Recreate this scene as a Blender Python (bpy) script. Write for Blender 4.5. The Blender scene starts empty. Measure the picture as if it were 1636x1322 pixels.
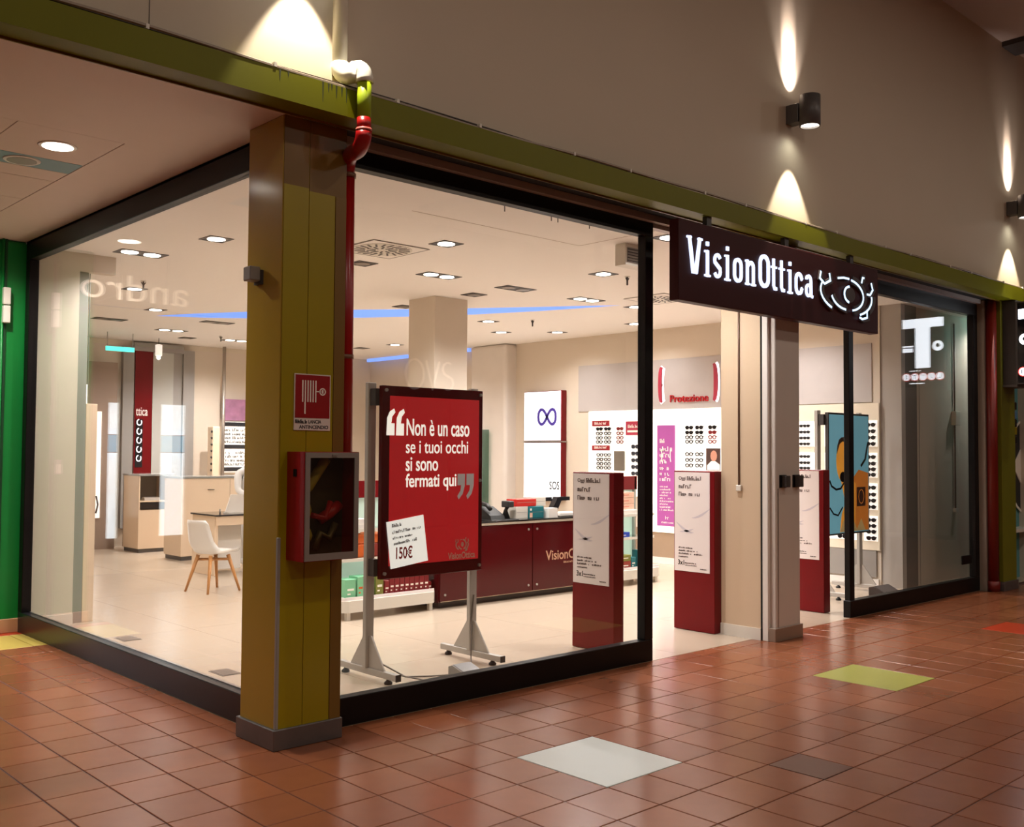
import bpy, bmesh, math, random
from mathutils import Vector, Matrix
random.seed(7)
PI = math.pi
scene = bpy.context.scene
C = scene.collection

# ------------------------------------------------------------------ camera
YAW, PIT, ROL = (math.radians(v) for v in (47.0172, 2.1694, 0.3786))
FPX = 1612.09
fw = Vector((math.cos(YAW)*math.cos(PIT), math.sin(YAW)*math.cos(PIT), math.sin(PIT)))
rt0 = Vector((math.sin(YAW), -math.cos(YAW), 0)); up0 = rt0.cross(fw)
rt = rt0*math.cos(ROL) + up0*math.sin(ROL); up = up0*math.cos(ROL) - rt0*math.sin(ROL)
cam_d = bpy.data.cameras.new('camera'); cam = bpy.data.objects.new('camera', cam_d); C.objects.link(cam)
cam.matrix_world = Matrix(((rt.x, up.x, -fw.x, 0), (rt.y, up.y, -fw.y, 0), (rt.z, up.z, -fw.z, 1.6), (0, 0, 0, 1)))
cam_d.sensor_fit = 'HORIZONTAL'; cam_d.sensor_width = 36; cam_d.lens = 36*FPX/1636
cam_d.clip_start = .05; cam_d.clip_end = 200
scene.camera = cam

# ------------------------------------------------------------------ world, exposure, light levels
w = bpy.data.worlds.new('world'); scene.world = w; w.use_nodes = True
w.node_tree.nodes['Background'].inputs[0].default_value = (1, .88, .76, 1)
w.node_tree.nodes['Background'].inputs[1].default_value = .02
vs = scene.view_settings
vs.view_transform = 'Standard'; vs.look = 'None'; vs.exposure = 0; vs.gamma = 1; vs.use_curve_mapping = False
WARM = (1, .96, .95); NEUT = (1, .93, .86)
SHOP_W = 192      # watts of a shop downlight
MALL_W = 33      # watts of an added mall ceiling lamp
UPLIGHT_W = 95   # wall lamp beams
DAY = 4.0        # daylight outside the glass doors

# ------------------------------------------------------------------ helpers
def lin(c):
    return tuple((v/255/12.92 if v/255 <= .04045 else ((v/255+.055)/1.055)**2.4) for v in c)
MATS = {}
def mat(name, rgb, rough=.5, metal=0, var=.06, scale=6, bump=0, emit=0, spec=.5, coat=0, rnd=0):
    if name in MATS: return MATS[name]
    m = bpy.data.materials.new(name); m.use_nodes = True; nt = m.node_tree; N = nt.nodes; K = nt.links
    b = N['Principled BSDF']; c = lin(rgb)
    b.inputs['Roughness'].default_value = rough; b.inputs['Metallic'].default_value = metal
    b.inputs['Specular IOR Level'].default_value = spec; b.inputs['Coat Weight'].default_value = coat
    b.inputs['Coat Roughness'].default_value = .05
    tc = N.new('ShaderNodeTexCoord'); no = N.new('ShaderNodeTexNoise'); no.inputs['Scale'].default_value = scale
    no.inputs['Detail'].default_value = 4; K.new(tc.outputs['Object'], no.inputs['Vector'])
    mr = N.new('ShaderNodeMapRange'); mr.inputs[3].default_value = 1-var; mr.inputs[4].default_value = 1+var
    K.new(no.outputs[0], mr.inputs[0])
    hs = N.new('ShaderNodeHueSaturation'); hs.inputs['Color'].default_value = (*c, 1)
    if rnd:
        oi = N.new('ShaderNodeObjectInfo'); ge = N.new('ShaderNodeNewGeometry')
        ad = N.new('ShaderNodeMath'); ad.operation = 'ADD'; K.new(oi.outputs['Random'], ad.inputs[0]); K.new(ge.outputs['Random Per Island'], ad.inputs[1])
        fr = N.new('ShaderNodeMath'); fr.operation = 'FRACT'; K.new(ad.outputs[0], fr.inputs[0])
        m2 = N.new('ShaderNodeMapRange'); m2.inputs[3].default_value = 1-rnd; m2.inputs[4].default_value = 1+rnd; K.new(fr.outputs[0], m2.inputs[0])
        mu = N.new('ShaderNodeMath'); mu.operation = 'MULTIPLY'; K.new(mr.outputs[0], mu.inputs[0]); K.new(m2.outputs[0], mu.inputs[1])
        K.new(mu.outputs[0], hs.inputs['Value'])
    else: K.new(mr.outputs[0], hs.inputs['Value'])
    K.new(hs.outputs[0], b.inputs['Base Color'])
    if bump:
        bp = N.new('ShaderNodeBump'); bp.inputs['Strength'].default_value = bump; bp.inputs['Distance'].default_value = .01
        K.new(no.outputs[0], bp.inputs['Height']); K.new(bp.outputs[0], b.inputs['Normal'])
    if emit:
        b.inputs['Emission Color'].default_value = (*c, 1); b.inputs['Emission Strength'].default_value = emit
    MATS[name] = m; return m

def glass_mat(name, tint=(1, 1, 1), f0=.045, rough=0.0):
    m = bpy.data.materials.new(name); m.use_nodes = True; nt = m.node_tree; N = nt.nodes; K = nt.links
    N.remove(N['Principled BSDF'])
    ge = N.new('ShaderNodeNewGeometry'); dp = N.new('ShaderNodeVectorMath'); dp.operation = 'DOT_PRODUCT'
    K.new(ge.outputs['Incoming'], dp.inputs[0]); K.new(ge.outputs['Normal'], dp.inputs[1])
    def M(op, a, b=None):
        n = N.new('ShaderNodeMath'); n.operation = op
        for i, v in enumerate((a, b)):
            if v is None: continue
            if isinstance(v, (int, float)): n.inputs[i].default_value = v
            else: K.new(v, n.inputs[i])
        return n.outputs[0]
    f = M('ADD', M('MULTIPLY', M('POWER', M('SUBTRACT', 1, M('ABSOLUTE', dp.outputs['Value'])), 5), 1-f0), f0)
    tr = N.new('ShaderNodeBsdfTransparent'); tr.inputs[0].default_value = (*tint, 1)
    gl = N.new('ShaderNodeBsdfGlossy'); gl.inputs['Roughness'].default_value = rough
    mx = N.new('ShaderNodeMixShader'); K.new(f, mx.inputs[0]); K.new(tr.outputs[0], mx.inputs[1]); K.new(gl.outputs[0], mx.inputs[2])
    K.new(mx.outputs[0], N['Material Output'].inputs['Surface']); MATS[name] = m; return m

def wloc(p):
    v = Vector((0, 0, 0))
    while p: v = v + p.location; p = p.parent
    return v

class MB:
    def __init__(s): s.bm = bmesh.new()
    def face(s, pts):
        return s.bm.faces.new([s.bm.verts.new(p) for p in pts])
    def box(s, x0, x1, y0, y1, z0, z1, bev=0):
        v = [s.bm.verts.new(p) for p in ((x0,y0,z0),(x1,y0,z0),(x1,y1,z0),(x0,y1,z0),(x0,y0,z1),(x1,y0,z1),(x1,y1,z1),(x0,y1,z1))]
        fs = [s.bm.faces.new([v[i] for i in q]) for q in ((3,2,1,0),(4,5,6,7),(0,1,5,4),(1,2,6,5),(2,3,7,6),(3,0,4,7))]
        if bev:
            es = list({e for f in fs for e in f.edges})
            bmesh.ops.bevel(s.bm, geom=es, offset=bev, segments=1 if bev < .008 else 3, affect='EDGES', profile=.5)
        return s
    def prism(s, poly, a, b, axis):          # poly in the two other axes; extruded along axis from a to b
        def P(u, v, t):
            return {'x': (t, u, v), 'y': (u, t, v), 'z': (u, v, t)}[axis]
        A = [s.bm.verts.new(P(u, v, a)) for u, v in poly]; B = [s.bm.verts.new(P(u, v, b)) for u, v in poly]
        n = len(poly); s.bm.faces.new(A[::-1]); s.bm.faces.new(B)
        for i in range(n): s.bm.faces.new((A[i], A[(i+1) % n], B[(i+1) % n], B[i]))
        return s
    def tube(s, path, r, n=12, cap=True):
        path = [Vector(p) for p in path]; R = r if isinstance(r, (list, tuple)) else [r]*len(path)
        rings = []; prev = None
        for i, p in enumerate(path):
            d = (path[min(i+1, len(path)-1)] - path[max(i-1, 0)]).normalized()
            a = prev if prev is not None else (Vector((0, 0, 1)) if abs(d.z) < .9 else Vector((1, 0, 0)))
            a = (a - d*a.dot(d)).normalized(); prev = a; b = d.cross(a)
            rings.append([s.bm.verts.new(p + (a*math.cos(2*PI*k/n) + b*math.sin(2*PI*k/n))*R[i]) for k in range(n)])
        for i in range(len(rings)-1):
            for k in range(n): 
                f = s.bm.faces.new((rings[i][k], rings[i][(k+1) % n], rings[i+1][(k+1) % n], rings[i+1][k])); f.smooth = n > 6
        if cap: s.bm.faces.new(rings[0][::-1]); s.bm.faces.new(rings[-1])
        return s
    def disc(s, c, r, z0, z1, n=20):
        return s.prism([(c[0]+r*math.cos(2*PI*k/n), c[1]+r*math.sin(2*PI*k/n)) for k in range(n)], z0, z1, 'z')
    def lathe(s, prof, c=(0, 0), n=20):
        rings = [[s.bm.verts.new((c[0]+r*math.cos(2*PI*k/n), c[1]+r*math.sin(2*PI*k/n), z)) for k in range(n)] for r, z in prof]
        for i in range(len(rings)-1):
            for k in range(n):
                f = s.bm.faces.new((rings[i][k], rings[i][(k+1) % n], rings[i+1][(k+1) % n], rings[i+1][k])); f.smooth = True
        s.bm.faces.new(rings[0][::-1]); s.bm.faces.new(rings[-1]); return s
    def stroke(s, pts, wd, a, b, axis, flip=1, closed=False):   # flat ribbon through 2-D points, extruded
        n = len(pts); L = []; Rr = []
        for i in range(n):
            p = Vector(pts[i]); q = Vector(pts[(i+1) % n]) if (closed or i < n-1) else p; o = Vector(pts[i-1]) if (closed or i > 0) else p
            d = (q - o).normalized(); nn = Vector((-d.y, d.x))
            k = 1
            if q != p and o != p:
                c = max(.5, math.sqrt((1 + (p-o).normalized().dot((q-p).normalized()))/2)); k = 1/c
            ww = wd[i] if isinstance(wd, (list, tuple)) else wd
            L.append(p + nn*ww/2*k); Rr.append(p - nn*ww/2*k)
        for i in range(n if closed else n-1):
            j = (i+1) % n
            s.prism([tuple(L[i]), tuple(Rr[i]), tuple(Rr[j]), tuple(L[j])], a, b, axis)
        return s
    def rot(s, ang, c, axis='Z'):
        bmesh.ops.rotate(s.bm, verts=s.bm.verts, cent=c, matrix=Matrix.Rotation(ang, 3, axis)); return s
    def move(s, v):
        bmesh.ops.translate(s.bm, verts=s.bm.verts, vec=v); return s
    def build(s, name, m, parent=None, label=None, kind=None, smooth=False):
        bmesh.ops.recalc_face_normals(s.bm, faces=s.bm.faces)
        if smooth:
            for f in s.bm.faces: f.smooth = True
        me = bpy.data.meshes.new(name)
        if parent is not None: bmesh.ops.translate(s.bm, verts=s.bm.verts, vec=-wloc(parent))
        s.bm.to_mesh(me); s.bm.free(); me.materials.append(m)
        o = bpy.data.objects.new(name, me); C.objects.link(o)
        if parent is not None: o.parent = parent
        if label: o['label'] = label
        if kind: o['kind'] = kind
        return o

def box(name, d, m, parent=None, bev=0, label=None, kind=None):
    return MB().box(*d, bev=bev).build(name, m, parent, label, kind)
def struct(name, mb, m, label=None):
    o = mb.build(name, m); o['kind'] = 'structure'
    if label: o['label'] = label
    return o
def thing(name, label, cat, loc, group=None, kind=None):
    o = bpy.data.objects.new(name, None); C.objects.link(o); o.location = loc; o.empty_display_size = .1
    o['label'] = label
    if kind: o['kind'] = kind
    else: o['category'] = cat
    if group: o['group'] = group
    return o
def tag(o, label, cat, group=None):
    o['label'] = label; o['category'] = cat
    if group: o['group'] = group
    return o
def copy_tree(o, loc=None, label=None, group=None, parent=None):
    c = o.copy(); C.objects.link(c)
    if parent: c.parent = parent
    if loc is not None: c.location = loc
    if label: c['label'] = label
    if group: c['group'] = group
    for ch in list(o.children): copy_tree(ch, parent=c)
    return c

def text(s, bx, plane, at, m, parent, name='lettering', depth=.004, bold=0.0):
    """lettering fitted in bx=(u0,u1,z0,z1); plane 'y' faces -y at y=at (u=x), plane 'x' faces -x at x=at (u=y, u0>u1)"""
    cu = bpy.data.curves.new('t', 'FONT'); cu.body = s; cu.extrude = .01; cu.offset = bold
    ob = bpy.data.objects.new('t', cu); C.objects.link(ob)
    bpy.context.view_layer.update()
    me = bpy.data.meshes.new_from_object(ob); bpy.data.objects.remove(ob); bpy.data.curves.remove(cu)
    xs = [v.co.x for v in me.vertices]; ys = [v.co.y for v in me.vertices]
    x0, x1, y0, y1 = min(xs), max(xs), min(ys), max(ys); pl = wloc(parent)
    u0, u1, z0, z1 = bx
    for v in me.vertices:
        u = u0 + (v.co.x-x0)/(x1-x0)*(u1-u0); z = z0 + (v.co.y-y0)/max(1e-6, y1-y0)*(z1-z0); t = at - (v.co.z+.01)/.02*depth
        v.co = Vector((u, t, z) if plane == 'y' else (t, u, z)) - pl
    me.materials.clear(); me.materials.append(m); me.name = name
    o = bpy.data.objects.new(name, me); C.objects.link(o); o.parent = parent
    return o
def scribble(lines, plane, at, m, parent, name='lettering', depth=.002, slant=0):
    """small print too small to read: rows of short strokes; lines = [(u0,u1,z,h)]"""
    mb = MB(); rr = random.Random(3)
    for u0, u1, z, h in lines:
        n = max(3, int(abs(u1-u0)/(h*.62))); du = (u1-u0)/n
        for k in range(n):
            if rr.random() < .12: continue
            a = u0 + du*k; b = a + du*.30; hh = h*rr.choice((.65, .7, 1)); zz = z + slant*(a-u0)
            pl = [(a, zz), (b, zz), (b, zz+hh), (a, zz+hh)]
            if plane == 'x' : mb.prism(pl, at-depth, at, 'x')
            else: mb.prism(pl, at-depth, at, 'y')
            if rr.random() < .7:
                z2 = zz + hh*rr.choice((0, .42, .8)); b2 = a + du*.75
                pl = [(a, z2), (b2, z2), (b2, z2+h*.2), (a, z2+h*.2)]
                mb.prism(pl, at-depth, at, plane)
            if rr.random() < .5:
                a2 = a + du*.5; b2 = a + du*.78
                pl = [(a2, zz), (b2, zz), (b2, zz+h*.66), (a2, zz+h*.66)]
                mb.prism(pl, at-depth, at, plane)
    return mb.build(name, m, parent)

def spot(name, loc, direction, power, color, angle, blend, radius=.04, parent=None):
    l = bpy.data.lights.new(name, 'SPOT'); l.energy = power; l.color = color; l.spot_size = math.radians(angle); l.spot_blend = blend; l.shadow_soft_size = radius
    o = bpy.data.objects.new(name, l); C.objects.link(o)
    o.rotation_euler = Vector(direction).to_track_quat('-Z', 'Y').to_euler()
    o.location = Vector(loc) - (wloc(parent) if parent else Vector((0, 0, 0)))
    if parent: o.parent = parent
    return o

ORD = ('first', 'second', 'third', 'fourth', 'fifth', 'sixth', 'seventh', 'eighth', 'ninth', 'tenth', 'eleventh', 'twelfth', 'thirteenth', 'fourteenth', 'fifteenth', 'sixteenth')
# ------------------------------------------------------------------ materials
M_tile = mat('terracotta_tile', (140, 83, 55), .24, var=.08, scale=9, rnd=.10, bump=.02, spec=.4)
M_grout = mat('grout', (70, 40, 30), .8)
M_wtile = mat('white_tile', (196, 202, 200), .35, var=.04)
M_gtile = mat('green_tile', (160, 160, 70), .35, var=.05)
M_rtile = mat('red_tile', (186, 62, 30), .35, var=.05)
M_ytile = mat('yellow_tile', (206, 182, 92), .35, var=.05)
M_dtile = mat('dark_tile', (108, 70, 54), .35, var=.05)
M_wall = mat('mall_plaster', (196, 180, 158), .55, var=.03, scale=2)
M_ceilm = mat('mall_ceiling_paint', (176, 158, 145), .7, var=.03)
M_soffit = mat('soffit_paint', (212, 192, 178), .55, var=.02)
M_lime = mat('lime_paint', (108, 108, 0), .45, var=.08, scale=3, spec=.2)
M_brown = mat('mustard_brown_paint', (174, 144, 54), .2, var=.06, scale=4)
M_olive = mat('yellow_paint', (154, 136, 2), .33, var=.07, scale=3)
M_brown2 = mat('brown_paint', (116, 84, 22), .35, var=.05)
M_plinth = mat('grey_steel', (120, 118, 118), .38, metal=.7, var=.12, scale=14)
M_black = mat('black_aluminium', (13, 9, 9), .42, var=.1, spec=.25)
M_navy = mat('dark_rail', (20, 20, 26), .3, var=.1)
M_rail = mat('grey_rail', (168, 156, 148), .4, metal=.1)
M_dark = mat('dark_void', (10, 8, 7), .9)
M_shopfloor = mat('cream_floor', (190, 172, 151), .24, var=.03, scale=3)
M_shopceil = mat('shop_ceiling', (246, 240, 234), .7, var=.015)
M_shopwall = mat('shop_wall', (216, 202, 184), .6, var=.02)
M_greywall = mat('grey_wall', (150, 144, 138), .5, var=.03)
M_white = mat('white_lacquer', (232, 226, 218), .3, var=.02)
M_cream = mat('cream_lacquer', (232, 208, 180), .25, var=.03)
M_offw = mat('off_white_plastic', (220, 214, 202), .35, var=.02)
M_burg = mat('burgundy_lacquer', (112, 8, 16), .32, var=.04, spec=.25)
M_burgd = mat('dark_burgundy', (74, 8, 14), .14, var=.05, spec=.35)
M_signbox = mat('sign_maroon', (56, 5, 8), .55, var=.08, spec=.25)
M_red = mat('red_poster', (186, 34, 38), .22, var=.12, scale=1.6, coat=.4, emit=.32)  # poster red with a faint glow of its own
M_wlit = mat('glowing_white', (250, 246, 234), .4, emit=.75)  # poster lettering white, glows of itself
M_rpipe = mat('red_pipe_paint', (150, 14, 16), .3, var=.08)
M_wpipe = mat('white_pvc', (226, 222, 208), .3, var=.03)
M_green = mat('green_column_paint', (12, 128, 52), .4, var=.06)
M_steel = mat('steel', (176, 172, 166), .3, metal=.8)
M_standgrey = mat('silver_paint', (186, 180, 172), .35, metal=.2)
M_wood = mat('beech_wood', (196, 138, 82), .45, var=.15, scale=20)
M_rubber = mat('black_rubber', (18, 17, 16), .5)
M_paper = mat('paper', (236, 226, 222), .5, var=.03, scale=1.5)
M_ink = mat('ink', (92, 76, 74), .6)
M_wink = mat('white_ink', (245, 240, 228), .5)
M_wred = mat('burgundy_ink', (150, 20, 30), .5)
M_firered = mat('fire_red', (150, 18, 22), .35, var=.06)
M_grey = mat('grey_plastic', (150, 146, 140), .4)
M_dgrey = mat('dark_grey', (62, 58, 56), .45)
M_lampg = mat('lamp_grey', (88, 84, 82), .45, var=.06)
M_terr = mat('skirting_tile', (196, 150, 110), .45, var=.06)
M_glow = mat('lamp_glow', (255, 246, 232), emit=9)
M_bglow = mat('blue_led', (122, 162, 255), emit=1.0)
M_letter = mat('sign_letter_glow', (206, 220, 255), emit=1.5)
M_neon = mat('sign_edge_glow', (196, 226, 255), emit=1.6)
M_lightbox = mat('light_box_face', (250, 250, 255), emit=1.25)
M_cellglow = mat('lit_shelf_panel', (255, 246, 236), emit=.8)
M_halo = mat('bracket_halo', (255, 250, 250), emit=2.2)
M_violet = mat('violet_ink', (70, 52, 150), .5)
M_purple = mat('purple_banner', (172, 84, 158), .45, var=.03)
M_pinkred = mat('rose_bracket', (176, 52, 74), .4)
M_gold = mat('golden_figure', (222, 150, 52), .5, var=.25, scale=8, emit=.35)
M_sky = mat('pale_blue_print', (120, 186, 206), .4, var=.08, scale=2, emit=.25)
M_teal = mat('teal_box', (18, 110, 118), .4)
M_boxred = mat('red_box', (206, 44, 38), .4)
M_boxgreen = mat('mint_box', (126, 196, 152), .4, var=.12, scale=12)
M_boxolive = mat('olive_box', (120, 120, 50), .4)
M_boxbrick = mat('brick_red_box', (140, 44, 34), .4)
M_boxblue = mat('blue_box', (20, 64, 180), .4)
M_orange = mat('orange_case', (206, 96, 36), .4, var=.15)
M_peach = mat('peach_box', (234, 190, 166), .4, var=.08, scale=20)
M_skin = mat('skin', (206, 160, 130), .5)
M_hair = mat('grey_hair', (96, 96, 88), .7, var=.2, scale=30)
M_coat = mat('white_coat', (232, 230, 226), .7)
M_tv = mat('screen_dark', (24, 24, 28), .15)
M_day = mat('daylight_view', (226, 238, 246), emit=DAY)
M_dayblue = mat('blue_awning_view', (60, 180, 226), emit=DAY*.55)
M_glass = glass_mat('clear_glass', (.985, .99, .985))
M_tealglass = glass_mat('teal_glass', (.55, .68, .64), f0=.06)
M_shelfglass = glass_mat('shelf_glass', (.86, .95, .93), f0=.06)

ZC = 3.41          # shop ceiling
YF = 4.98          # shop front plane
XL = 2.90          # side glazing plane
TX, TY, TX0, TY0 = .293, .318, 1.915, 4.845      # tile pitch and lattice origin

# ================================================================== SETTING
# ---- mall floor: grout bed + tiles
floor = struct('floor', MB().box(-6, 20, -7, 31, -.06, -.004), M_grout, 'terracotta tiled floor of the mall walkway')
special = {}
def panel_tile(i0, i1, j0, j1, m, label):
    for i in range(i0, i1):
        for j in range(j0, j1): special[(i, j)] = 1
    g = .003
    box('floor_tile', (TX0+i0*TX+g, TX0+i1*TX-g, TY0+j0*TY+g, TY0+j1*TY-g, -.02, .0005), m, floor, .002, label)
panel_tile(6, 8, -5, -3, M_wtile, 'large white floor tile')
panel_tile(16, 18, -5, -3, M_gtile, 'large olive green floor tile')
panel_tile(26, 28, -5, -3, M_rtile, 'large orange red floor tile')
panel_tile(1, 3, 12, 14, M_ytile, 'large pale yellow floor tile')
box('floor_tile', (TX0+3*TX+.003, XL, TY0+12*TY+.003, TY0+14*TY-.003, -.02, .0005), M_ytile, floor, .002, 'pale yellow floor tile cut along the shop front')
box('floor_tile', (TX0+1*TX, XL, TY0+14*TY+.003, TY0+14.45*TY, -.02, .0005), M_rtile, floor, .002, 'orange red floor strip')
panel_tile(9, 10, -7, -6, M_dtile, 'dark brown replacement floor tile')
for i in (1, 2, 3): special[(i, 12)] = special[(i, 13)] = special[(i, 14)] = 1
def inview(x, y):
    q = Vector((x, y, -1.6)); d = q.dot(fw)
    if d < .5: return False
    return abs(q.dot(rt)/d) < 860/FPX and -q.dot(up)/d < 720/FPX
cells = []
for i in range(-26, 60):
    for j in range(-36, 46):
        x = TX0+(i+.5)*TX; y = TY0+(j+.5)*TY
        if (i, j) in special: continue
        if x > XL-.02 and y > YF-.05: continue
        if x > 19 or y > 19 or x < -5.5 or y < -6.5: continue
        cells.append((not inview(x, y), x*x+y*y, x, y))
cells.sort()
tm = MB().box(-TX/2+.003, TX/2-.003, -TY/2+.003, TY/2-.003, -.02, 0, bev=.0025)
t0 = tm.build('floor_tile', M_tile, floor); t0.location = (cells[0][2], cells[0][3], 0)
for c in cells[1:245]:
    t = t0.copy(); C.objects.link(t); t.location = (c[2], c[3], 0)
def cut_tile(x0, x1, y0, y1): box('floor_tile', (x0, x1, y0, y1, -.02, 0), M_tile, floor, .002)
for i in range(4, 36):
    if TX0+(i+1)*TX < 12.2: cut_tile(TX0+i*TX+.003, TX0+(i+1)*TX-.003, TY0+.003, YF-.002)
for j in range(1, 12): cut_tile(TX0+3*TX+.003, XL-.002, TY0+j*TY+.003, TY0+(j+1)*TY-.003)
fm = MB()
for c in cells[245:]:
    a, b = TX/2-.003, TY/2-.003
    fm.face([(c[2]-a, c[3]-b, 0), (c[2]+a, c[3]-b, 0), (c[2]+a, c[3]+b, 0), (c[2]-a, c[3]+b, 0)])
fm.build('floor_tile_field', M_tile, floor, 'terracotta floor tiles further away', 'stuff')

# ---- shop floor slabs (0.9 m slabs with fine joints)
sf = struct('floor_shop', MB().box(XL+.0, 15, YF+.0, 17, -.05, -.003), mat('floor_joint', (190, 168, 138), .6), 'cream floor of the optician shop')
sx = XL+.005
while sx < 14.9:
    sy = YF+.005
    while sy < 16.9:
        box('floor_slab', (sx, min(sx+1.197, 15), sy, min(sy+1.197, 17), -.03, 0), M_shopfloor, sf)
        sy += 1.2
    sx += 1.2

# ---- mall upper wall, ceiling, opposite wall, side passage
wall_up = struct('wall_front', MB().box(-6, 20, 4.72, 4.90, 3.585, 6.53), M_wall, 'beige plaster wall above the shop fronts')
for xs in (1.98, -1.5):
    box('panel_joint', (xs, xs+.006, 4.7185, 4.7205, 3.6, 6.53), mat('joint_line', (120, 108, 96), .7), wall_up)
cm = struct('ceiling_mall', MB().box(-6, 20, -7, 4.72, 6.53, 6.6), M_ceilm, 'high mall ceiling')
box('ceiling_trim', (12.35, 12.75, -6, 4.715, 6.47, 6.53), M_dgrey, cm, label='dark strip across the mall ceiling')
struct('wall_opposite', MB().box(-6, 20, -7.1, -7, 0, 6.53), mat('opposite_wall', (120, 100, 88), .6), 'opposite side of the mall walkway')
struct('wall_end', MB().box(19.9, 20, -7, 4.7, 0, 6.53), mat('end_wall', (110, 92, 80), .6), 'far end of the mall walkway')
# lime beam with its recess
beam = struct('trim_1', MB().box(-6, 19.8, 4.62, 4.78, 3.43, 3.585), M_lime, 'lime green painted beam above the shop front')
box('beam_lip', (-6, 19.8, 4.775, 4.785, 3.418, 3.432), M_brown2, beam)
# dark drip stains running down the beam front
db = MB()
for x, l in ((2.64, .06), (2.69, .03), (2.9, .11), (2.935, .05), (2.955, .035), (2.985, .07), (3.02, .055), (3.05, .08)):
    db.prism([(x-.006, 3.585), (x+.006, 3.585), (x+.001, 3.585-l), (x-.001, 3.585-l)], 4.6192, 4.6205, 'y')
db.build('drip_stain', mat('drip_stain', (52, 56, 8), .5), beam, 'dark drip stains')
# recess and shutter slot behind the beam, its shade painted as a near-black block
struct('trim_2', MB().box(3.19, 12.3, 4.79, 4.93, 3.44, 3.58), M_dark, 'shutter slot between beam and window head, its shade painted dark')
struct('trim_3', MB().box(3.19, 12.3, 4.93, 4.98, 3.392, 3.445), M_rail, 'grey rail along the top of the shop front')
# arcade soffit at the left with panels
so = struct('ceiling_arcade', MB().box(2.375, 2.9, 4.78, 13, 3.43, 3.5).box(-4, 2.375, 4.78, 5.965, 3.43, 3.5).box(-4, 2.375, 5.965, 13, 3.445, 3.5), M_soffit, 'pinkish soffit over the side passage')
M_bluep = mat('blue_ceiling_strip', (122, 156, 168), .5, var=.04)
for k in range(5):
    x1 = 2.37-k*.6; x0 = x1-.594
    for (y0, y1, m) in ((5.972, 6.628, M_soffit), (6.634, 6.90, M_bluep), (6.906, 7.165, M_soffit), (7.171, 7.825, M_soffit), (7.831, 8.485, M_soffit), (8.491, 9.14, M_soffit), (9.146, 9.8, M_soffit), (9.806, 10.45, M_soffit), (10.456, 11.1, M_soffit), (11.106, 12.9, M_soffit)):
        box('ceiling_panel', (x0, x1, y0, y1, 3.4315, 3.444), m, so)
# end wall of the passage with daylight doors
ew = MB().box(-4, 2.9, 13, 13.1, 2.25, 2.95)
for a, b in ((-4, -.22), (.17, .69), (.87, 1.07), (1.36, 2.9)): ew.box(a, b, 13, 13.1, 0, 2.25)
wall_pe = struct('wall_passage_end', ew, mat('passage_wall', (150, 128, 108), .5), 'end wall of the side passage with narrow glazed doors')
box('lime_band', (-4, 2.9, 12.98, 13.1, 2.95, 3.43), mat('lime_band_paint', (170, 176, 60), .5), wall_pe)
for k, (a, b) in enumerate(((-.22, .17), (.69, .87), (1.07, 1.36))):
    dr = thing('door_%d' % (k+1), 'narrow glazed door with bright daylight at the passage end', None, ((a+b)/2, 13.04, 0), kind='structure')
    MB().box(a, a+.02, 13.0, 13.06, 0, 2.25).box(b-.02, b, 13.0, 13.06, 0, 2.25).box(a, b, 13.0, 13.06, 2.2, 2.25).box(a, b, 13.0, 13.06, 0, .45).build('door_frame', M_grey, dr)
    box('pane', (a+.02, b-.02, 13.02, 13.03, .45, 2.2), M_glass, dr)
ext = MB().box(-1.2, 2.4, 13.6, 13.62, 0, 1.55).box(-1.2, 2.4, 13.6, 13.62, 1.8, 2.4)
tag(ext.build('daylit_street', M_day), 'bright daylit street outside the passage doors', 'street')
tag(box('awning', (-1.2, 2.4, 13.5, 13.6, 1.56, 1.79), M_dayblue), 'blue awning across the street outside the passage doors', 'awning')
struct('wall_passage_left', MB().box(-4.1, -4, 4.8, 13, 0, 3.5), mat('passage_wall_left', (150, 130, 112), .5), 'left wall of the side passage')

# ---- shop shell
cn = [(2.9, 5.0), (2.9, 16.7), (11.7, 16.7), (14, 16.7), (14, 5.0)]
A = [(5.74, 13.28), (6.0, 12.72), (6.42, 12.02), (6.9, 11.36), (7.36, 10.78), (7.84, 10.2), (8.38, 9.52), (8.88, 8.84), (9.41, 8.11)]
Bc = [(5.74, 13.28), (6.32, 12.95), (6.85, 12.5), (7.34, 11.96), (7.82, 11.4), (8.26, 10.78), (8.68, 10.06), (9.06, 9.2), (9.41, 8.11)]
nearp = [(2.9, 5.0), (14, 5.0), (14, 7.0)] + A[::-1] + [(2.9, 16.7)]
farp = [(14, 7.0), (14, 16.7), (2.9, 16.7)] + Bc
cs = struct('ceiling_shop', MB().prism(nearp, ZC, ZC+.015, 'z').prism(farp, ZC, ZC+.015, 'z').box(2.9, 14, 5.0, 16.7, 3.56, 3.6), M_shopceil, 'pale shop ceiling with recessed downlights')
MB().stroke(Bc, .02, ZC+.001, 3.56, 'z').build('cove_light', M_bglow, cs, 'curved blue light in the ceiling cove')
MB().stroke(A, .02, ZC+.015, 3.56, 'z').build('cove_side', M_shopceil, cs)
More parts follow.
